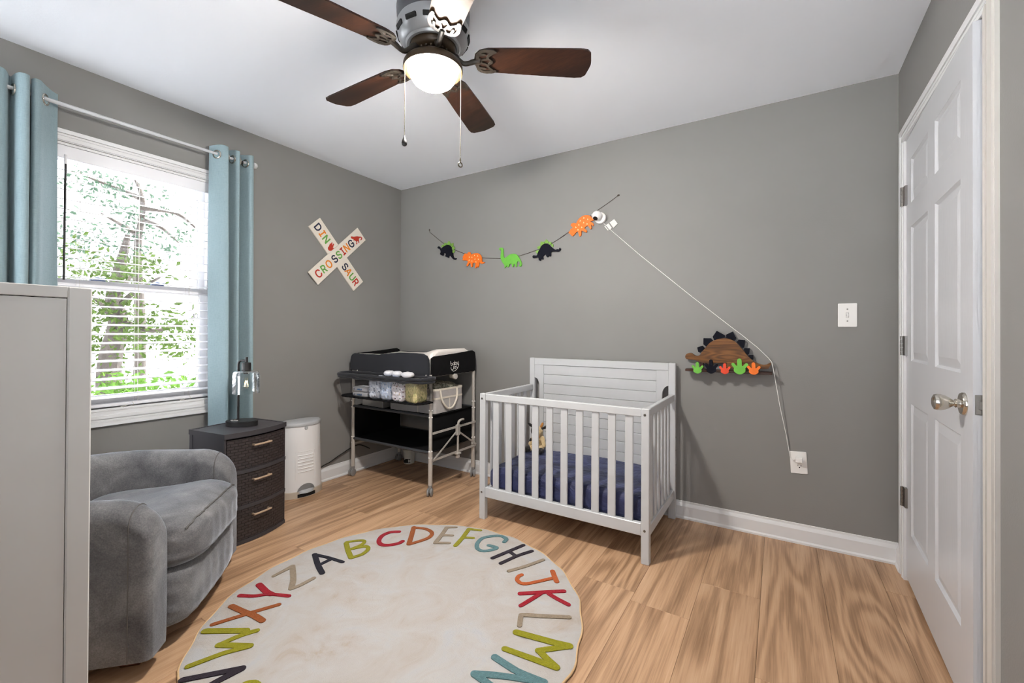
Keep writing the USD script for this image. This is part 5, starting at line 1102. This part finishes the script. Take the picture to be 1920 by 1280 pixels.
# ------------------------------------------------------------------ glass lamp
lb = np.array([.322, -1.532, dh - .0015])
lr = YAW * .98
lamp = thing('table_lamp', 'black table lamp with a seeded clear glass shade and filament bulb on the drawers', 'lamp', lb, lr, local=True)
bp = Polygon([(.088 * math.cos(t) * (1 if math.cos(t) > -.5 else 1), .056 * math.sin(t)) for t in np.linspace(0, 2 * PI, 48)])
part(lamp, 'base', cat_(on_floor(bp, 0, .026), on_floor(bp.buffer(-.003), .026, .029)), 'black_metal', 30)
part(lamp, 'switch_key', cat_(box(-.048, -.006, -.026, -.012, .029, .033, .001), lathe([(.006, .029), (.006, .036), (0, .037)], 12, (-.035, -.008, 0))), 'steel', 30)
part(lamp, 'stem', tube(np.vstack([[(-.030, .012, .026), (-.030, .012, .30)], spline([(-.030, .012, .315), (-.030, .012, .350), (-.022, .010, .366), (-.004, .006, .372), (.012, .002, .371)], 6), [(.022, 0, .371)]]), .0062, 12), 'black_metal', 40)
part(lamp, 'socket', lathe([(0, .392), (.0075, .392), (.0075, .362), (.0225, .360), (.0235, .356), (.0235, .318), (.026, .316), (.026, .312), (.016, .308), (.016, .296), (0, .296)], 28, (.024, 0, 0)), 'black_metal', 30)
R0 = .069
part(lamp, 'glass_shade', lathe([(.018, .316), (.055, .315), (.063, .311), (.0675, .302), (R0, .288), (R0 + .001, .185), (R0 - .0012, .185), (R0 - .0022, .288), (.0655, .301), (.061, .3085), (.054, .3125), (.018, .3135)], 48, (.024, 0, 0)), 'shade_glass', 50, label='clear seeded glass shade')
bulb = part(lamp, 'bulb', lathe([(.013, .296), (.0145, .285), (.020, .268), (.028, .244), (.0305, .228), (.0275, .212), (.017, .201), (0, .197)], 28, (.024, 0, 0)), 'pane_glass', 60)
part(bulb, 'filament', cat_(*[tube([(.024 + .010 * math.cos(t), .010 * math.sin(t), .222), (.024 + .006 * math.cos(t + .4), .006 * math.sin(t + .4), .256)], .0012, 5) for t in np.arange(5) * 2 * PI / 5]), 'filament_glow', False)

# ------------------------------------------------------------------ armchair
ac = thing('armchair', 'grey velvet barrel armchair beside the tall chest facing the crib', 'armchair', (.938, -1.985, 0), math.radians(-44.4), local=True)
hwid, th_, zt_, zb_ = .325, .115, .572, .062
def upath(n=64):   # centreline of the shell, from the near arm's front, round the back, to the far arm's front
    ys_ = [0, -.003, -.007, -.012, -.018, -.025, -.033, -.042, -.052, -.064, -.078, -.094, -.112, -.135, -.16, -.20, -.24, -.28, -.32]
    pts = [(hwid, y) for y in ys_]
    pts += [(hwid * math.cos(t), -.32 + -.300 * math.sin(t)) for t in np.linspace(0, PI, 34)[1:-1]]
    pts += [(-hwid, y) for y in ys_[::-1]]
    return np.array(pts)
Pth = upath(); cum = np.r_[0, np.cumsum(np.linalg.norm(np.diff(Pth, axis=0), axis=1))]; Ltot = cum[-1]
Tn = np.gradient(Pth, axis=0); Tn /= np.linalg.norm(Tn, axis=1, keepdims=True); Nn = np.column_stack([Tn[:, 1], -Tn[:, 0]])   # outward
def section(h, w, taper=0):
    r = w / 2; o = []
    for t in np.linspace(0, PI, 13): o.append((r * math.cos(t), h - r + r * math.sin(t)))
    o = [(r * .93, zb_), (r * 1.0, zb_ + .03), (r * 1.06, zb_ + (h - zb_) * .4)] + o + [(-r, zb_ + (h - zb_) * .4), (-r, zb_ + .03), (-r, zb_)]
    return o
R_ = .135
V = []
S_front = [(.0, -.034), (.006, -.014), (.014, -.004), (.026, 0.)]
def st_width(s_): return th_ + float(np.interp(s_, [a for a, _ in S_front], [b for _, b in S_front]))
def st_h(i):
    s_ = min(cum[i], Ltot - cum[i]); drop = 0 if s_ >= R_ else R_ - math.sqrt(max(0, R_ * R_ - (R_ - s_) ** 2))
    return zt_ + .03 * math.sin(PI * cum[i] / Ltot) ** 2 - drop * .95
for i in range(len(Pth)):
    sec = section(st_h(i), st_width(min(cum[i], Ltot - cum[i]))); ns = len(sec)
    for o, z in sec: V.append((Pth[i, 0] + Nn[i, 0] * o, Pth[i, 1] + Nn[i, 1] * o, z))
V = np.array(V); rows_ = len(Pth); nst = rows_; F = []
for l in range(rows_ - 1):
    for q_ in range(ns):
        j = (q_ + 1) % ns; F += [(l * ns + q_, (l + 1) * ns + q_, (l + 1) * ns + j), (l * ns + q_, (l + 1) * ns + j, l * ns + j)]
m_ = len(V); V = np.vstack([V, V[:ns].mean(0), V[-ns:].mean(0)])
for q_ in range(ns):
    j = (q_ + 1) % ns; F += [(m_, q_, j), (m_ + 1, (rows_ - 1) * ns + j, (rows_ - 1) * ns + q_)]
shell = trimesh.Trimesh(V, np.array(F), process=False); shell.fix_normals()
sh_p = part(ac, 'shell', shell, 'velvet_grey', 60)
for i in (9, nst - 10):
    sec = section(st_h(i), th_)
    part(sh_p, 'seam', tube([(Pth[i, 0] + Nn[i, 0] * o * 1.004, Pth[i, 1] + Nn[i, 1] * o * 1.004, z + (.0006 if z > .3 else 0)) for o, z in sec], .0019, 6), 'velvet_seam', 40, label='stitched seam behind the arm front')
def cushion(x0, x1, y0, y1, z0, z1, e, seed, amp, front=0.0):
    p_ = pillow(x1 - x0, y1 - y0, z1 - z0, e); v = p_.vertices.copy(); w2, d2, h2 = (x1 - x0) / 2, (y1 - y0) / 2, (z1 - z0) / 2
    u = v[:, 0] / w2; s_ = v[:, 1] / d2
    crease = np.sin(v[:, 0] * 95 + 3 * meshkit.fbm(v * 6, 2, seed)) * np.clip(s_, 0, 1) ** 3 * amp
    side = np.clip(np.abs(u) - .72, 0, 1) / .28 * np.sin(v[:, 2] * 130 + v[:, 1] * 30) * np.clip(s_ + .2, 0, 1) * amp * 2.0
    f = (meshkit.fbm(v * 8, 3, seed) - .5) * .012
    v += p_.vertex_normals * (crease + side + f)[:, None]
    v[:, 2] += .022 * np.exp(-((s_ - .55) ** 2) / .18) * (v[:, 2] > 0) + front * np.clip(s_, 0, 1)
    p_.vertices = v + np.array([(x0 + x1) / 2, (y0 + y1) / 2, (z0 + z1) / 2]); return p_
ib = .272
seat_m = cushion(-ib, ib, -.50, .078, .266, .450, 4.2, 2, .0016)
seat = part(ac, 'seat_cushion', seat_m, 'velvet_grey', True)
yy_ = .036
tri_ = seat_m.triangles
def snap(p): c = trimesh.triangles.closest_point(tri_, np.repeat(np.array([p], float), len(tri_), 0)); return c[np.argmin(((c - p) ** 2).sum(1))] + (0, .0012, .0022)
part(seat, 'piping', tube([snap((x, .062, .47 - .05 * (abs(x) / ib) ** 6)) for x in np.linspace(-ib * .96, ib * .96, 44)], .0034, 6), 'velvet_seam', 40, label='piped front seam')
part(ac, 'front_panel', cushion(-ib, ib, -.42, .050, .055, .290, 5.0, 8, .0016), 'velvet_grey', True)
0 and part(ac, 'back_cushion', cushion(-.24, .24, -.56, -.42, .36, .60, 3.6, 12, .001), 'velvet_grey', True)
for x, y in ((.265, -.10), (-.255, -.115), (.2, -.50), (-.2, -.50)):
    part(ac, 'foot', box(x - .035, x + .035, y - .030, y + .030, 0, .075, .003), 'chair_foot', False, label='dark wooden block foot')

# ------------------------------------------------------------------ rug
RC = np.array([1.619, -1.538]); RR = .744
rug = thing('alphabet_rug', 'round cream rug with the alphabet in coloured letters around its edge', 'rug', (RC[0], RC[1], 0))
nr_, na = 26, 160; V = []; an = np.arange(na) * 2 * PI / na
er = RR + .010 * (meshkit.fbm(np.column_stack([np.cos(an) * 4, np.sin(an) * 4, 0 * an]), 3, 4) - .5) * 2 + .004 * np.sin(an * 23)
def rz(p): return .011 + .007 * (meshkit.fbm(np.column_stack([p[:, 0] * 7, p[:, 1] * 7, 0 * p[:, 0]]), 3, 9) - .5)
for k in range(1, nr_ + 1):
    f = (k / nr_) ** .9; P = RC + np.column_stack([np.cos(an), np.sin(an)]) * (er * f)[:, None]; z = rz(P)
    if k == nr_: z = z * .75
    V.append(np.column_stack([P, z]))
P = RC + np.column_stack([np.cos(an), np.sin(an)]) * (er + .002)[:, None]; V.append(np.column_stack([P, np.full(na, .0012)]))
V.append(np.array([[RC[0], RC[1], .011], [RC[0], RC[1], .0010]])); V = np.vstack(V); F = []
for k in range(nr_):
    for i in range(na):
        j = (i + 1) % na; F += [(k * na + i, (k + 1) * na + i, (k + 1) * na + j), (k * na + i, (k + 1) * na + j, k * na + j)]
c0 = (nr_ + 1) * na
for i in range(na):
    j = (i + 1) % na; F += [(c0, i, j), (c0 + 1, nr_ * na + j, nr_ * na + i)]
rg_ = trimesh.Trimesh(V, np.array(F), process=False); rg_.fix_normals()
part(rug, 'pile', rg_, 'rug_pile', True)
part(rug, 'bound_edge', tube([(x, y, .0055) for x, y in RC + np.column_stack([np.cos(an), np.sin(an)]) * (er - .001)[:, None]], .0042, 6, close=True), 'rug_edge', True, label='tan bound edge')
def letter(strokes, col, w=.0125):
    P = unary_union([brush([tuple(p) for p in spline(np.array(s[0]), 4)] if len(s[0]) > 2 else s[0], s[1] if len(s) > 1 and len(s[0]) == 2 else (s[1] if len(s) > 1 and np.ndim(s[1]) == 0 else w)) for s in strokes])
    wob = P.simplify(.0006)
    m = on_floor(wob, 0, .0022); v = m.vertices; v[:, 2] += rz(v[:, :2]) + .0012; m.vertices = v
    part(rug, 'letter', m, 'rug_' + col, False)
fl = lambda s, ox, oy: (lambda *pts: [tuple(at((ox + x / s, oy + y / s), 2, .012)[:2]) for x, y in pts])
a4, a5, a6, a7, a3, a8 = fl(6, 570, 970), fl(6.097, 320, 1070), fl(6.4, 800, 975), fl(6, 780, 1120), fl(2.4, 320, 960), fl(4.573, 900, 1000)
letter([(a4((120, 415), (160, 540), (205, 625)), .013), (a4((120, 415), (270, 450), (435, 500)), .010), (a4((172, 532), (290, 475)), [.010, .011])], 'navy')
letter([(a4((475, 290), (495, 370), (528, 448)), .013), (a4((480, 278), (590, 260), (675, 262), (655, 302), (535, 352)), .010), (a4((535, 352), (690, 322), (722, 352), (655, 410), (532, 452)), .011)], 'lime')
letter([(a4((1068, 157), (970, 165), (880, 205), (842, 262), (870, 302), (955, 310), (1060, 290), (1108, 266)), .0125)], 'crimson')
letter([(a4((1235, 112), (1208, 210), (1180, 295)), .0135), (a4((1240, 115), (1370, 128), (1440, 175), (1390, 232), (1185, 298)), .0115)], 'rust')
letter([(a6((240, 90), (185, 170), (105, 268)), .0125), (a6((235, 88), (355, 88)), [.011, .008]), (a6((195, 178), (310, 182)), [.010, .009]), (a6((110, 270), (270, 272)), [.010, .010])], 'taupe')
letter([(a6((505, 110), (430, 210), (345, 303)), .0125), (a6((505, 108), (650, 122)), [.011, .008]), (a6((450, 205), (560, 212)), [.010, .009])], 'lime')
letter([(a6((930, 265), (955, 230), (890, 192), (790, 190), (670, 215), (605, 285), (615, 345), (690, 370), (790, 355), (838, 330), (745, 302)), .0115)], 'teal')
letter([(a6((1160, 300), (980, 375), (790, 458)), .011), (a6((1262, 370), (1080, 430), (890, 520)), .011), (a6((985, 372), (1070, 428)), [.010, .010])], 'plum')
letter([(a6((1398, 475), (1200, 550), (985, 615)), .010)], 'taupe')
letter([(a6((1510, 612), (1535, 680), (1560, 738)), .012), (a6((1530, 692), (1330, 740), (1160, 765), (1088, 725), (1100, 680), (1140, 658)), .010)], 'orange')
letter([(a8((718, 498), (520, 508), (345, 515)), .0115), (a8((520, 518), (430, 570), (350, 620)), .010), (a8((590, 522), (660, 565), (758, 613)), .010)], 'crimson')
letter([(a7((1722, 222), (1440, 210), (1215, 198), (1180, 215), (1165, 312)), .0105)], 'taupe')
letter([(a7((1130, 388), (1320, 445), (1560, 515), (1725, 552)), .0145), (a7((1722, 556), (1540, 580), (1375, 602)), .012), (a7((1385, 605), (1480, 700), (1580, 790)), .0125), (a7((1575, 788), (1290, 685), (1000, 585)), .0125)], 'lime')
letter([(a7((885, 680), (1130, 830), (1440, 955)), .013), (a7((655, 855), (1000, 890), (1400, 950)), .0125), (a7((655, 858), (800, 960), (950, 1075)), .0125)], 'teal')
letter([(a5((815, 1115), (480, 1180), (130, 1250)), .0115), (a5((815, 1118), (520, 1270), (330, 1390)), .0125)], 'plum')
letter([(a5((395, 690), (650, 690), (860, 688)), .014), (a5((985, 682), (800, 740), (545, 852)), .0105), (a5((550, 850), (720, 855), (905, 860)), .0125), (a5((890, 868), (600, 945), (200, 1092)), .0105)], 'lime')
letter([(a5((695, 405), (850, 480), (950, 515), (1048, 572)), .0125), (a5((1235, 390), (900, 490), (660, 560), (480, 615)), .010)], 'rust')
letter([(a5((1010, 160), (1090, 235), (1150, 268)), .0135), (a5((790, 285), (950, 290), (1120, 268), (1350, 288)), .010)], 'crimson')
letter([(a3((462, 290), (548, 243)), [.008, .013]), (a3((548, 243), (552, 300), (543, 343)), .013), (a3((543, 345), (590, 325), (643, 297)), .0105)], 'taupe')
# the seven letters between N and V lie on the near part of the rug
aN = math.atan2(-2.10 - RC[1], 1.95 - RC[0])
for k, (ch, col) in enumerate(zip('OPQRSTU', ('rust', 'lime', 'taupe', 'crimson', 'orange', 'teal', 'lime'))):
    a = math.radians(-21.0 - 12.8 * k); m = meshkit.text_mesh(ch, .115, .0022, bold=True); c = (m.vertices.min(0) + m.vertices.max(0)) / 2
    v = m.vertices - c; o = RC + .605 * np.array([math.cos(a), math.sin(a)]); up = np.array([math.cos(a), math.sin(a)]); rt = np.array([up[1], -up[0]])
    P = o + v[:, [0]] * rt + v[:, [1]] * up; m.vertices = np.column_stack([P, v[:, 2] + rz(P) + .0023]); part(rug, 'letter', m, 'rug_' + col, False)

# ------------------------------------------------------------------ chest in the left foreground
gx1, gy1, gz = 1.741, -2.536, 1.226
gx0, gy0 = gx1 - .80, -2.985
ch_ = thing('tall_chest', 'tall pale grey framed chest of drawers at the left edge', 'dresser', ((gx0 + gx1) / 2, (gy0 + gy1) / 2, 0))
part(ch_, 'top', box(gx0 + .022, gx1 - .022, gy0, gy1, gz - .020, gz - .001, .002), 'dresser_paint', 30)
def side(x0, x1, outx):
    st_ = .0365
    ps = [box(x0, x1, gy1 - st_, gy1, .0, gz, .0025), box(x0, x1, gy0, gy0 + st_, .0, gz, .0025), box(x0, x1, gy0 + st_, gy1 - st_, gz - .0225, gz, .0015), box(x0, x1, gy0 + st_, gy1 - st_, .10, .16, .0015)]
    for nm, m in zip(('stile', 'stile', 'side_rail', 'side_rail'), ps): part(ch_, nm, m, 'dresser_paint', False)
    i0_, i1_ = (x0 + .004, x1 - .0018) if outx else (x0 + .0018, x1 - .004)
    part(ch_, 'side_panel', box(i0_, i1_, gy0 + st_ + .0012, gy1 - st_ - .0012, .1605, gz - .0240, .0006), 'dresser_paint', False)
    part(ch_, 'panel_backing', box((x0 + x1) / 2 - .004, (x0 + x1) / 2 + .004, gy0 + st_, gy1 - st_, .10, gz - .02), 'dark_hole', False)
side(gx1 - .022, gx1, True); side(gx0, gx0 + .022, False)
part(ch_, 'back_panel', box(gx0 + .022, gx1 - .022, gy0, gy0 + .008, .06, gz - .02), 'dresser_paint', False)
part(ch_, 'carcass', box(gx0 + .022, gx1 - .022, gy0 + .01, gy1 - .03, .06, gz - .02), 'dresser_paint', False)
for k in range(5):
    z0 = .10 + k * .220
    d = part(ch_, 'drawer', box(gx0 + .026, gx1 - .026, gy1 - .030, gy1 - .002, z0, z0 + .214, .003), 'dresser_paint', False)
    for x in (gx0 + .2, gx1 - .2): part(d, 'knob', lathe([(0, 0), (.006, 0), (.006, .012), (.014, .016), (.015, .022), (.010, .027), (0, .028)], 18, (x, gy1 - .002, z0 + .107), (0, 1, 0)), 'dresser_knob', 40)
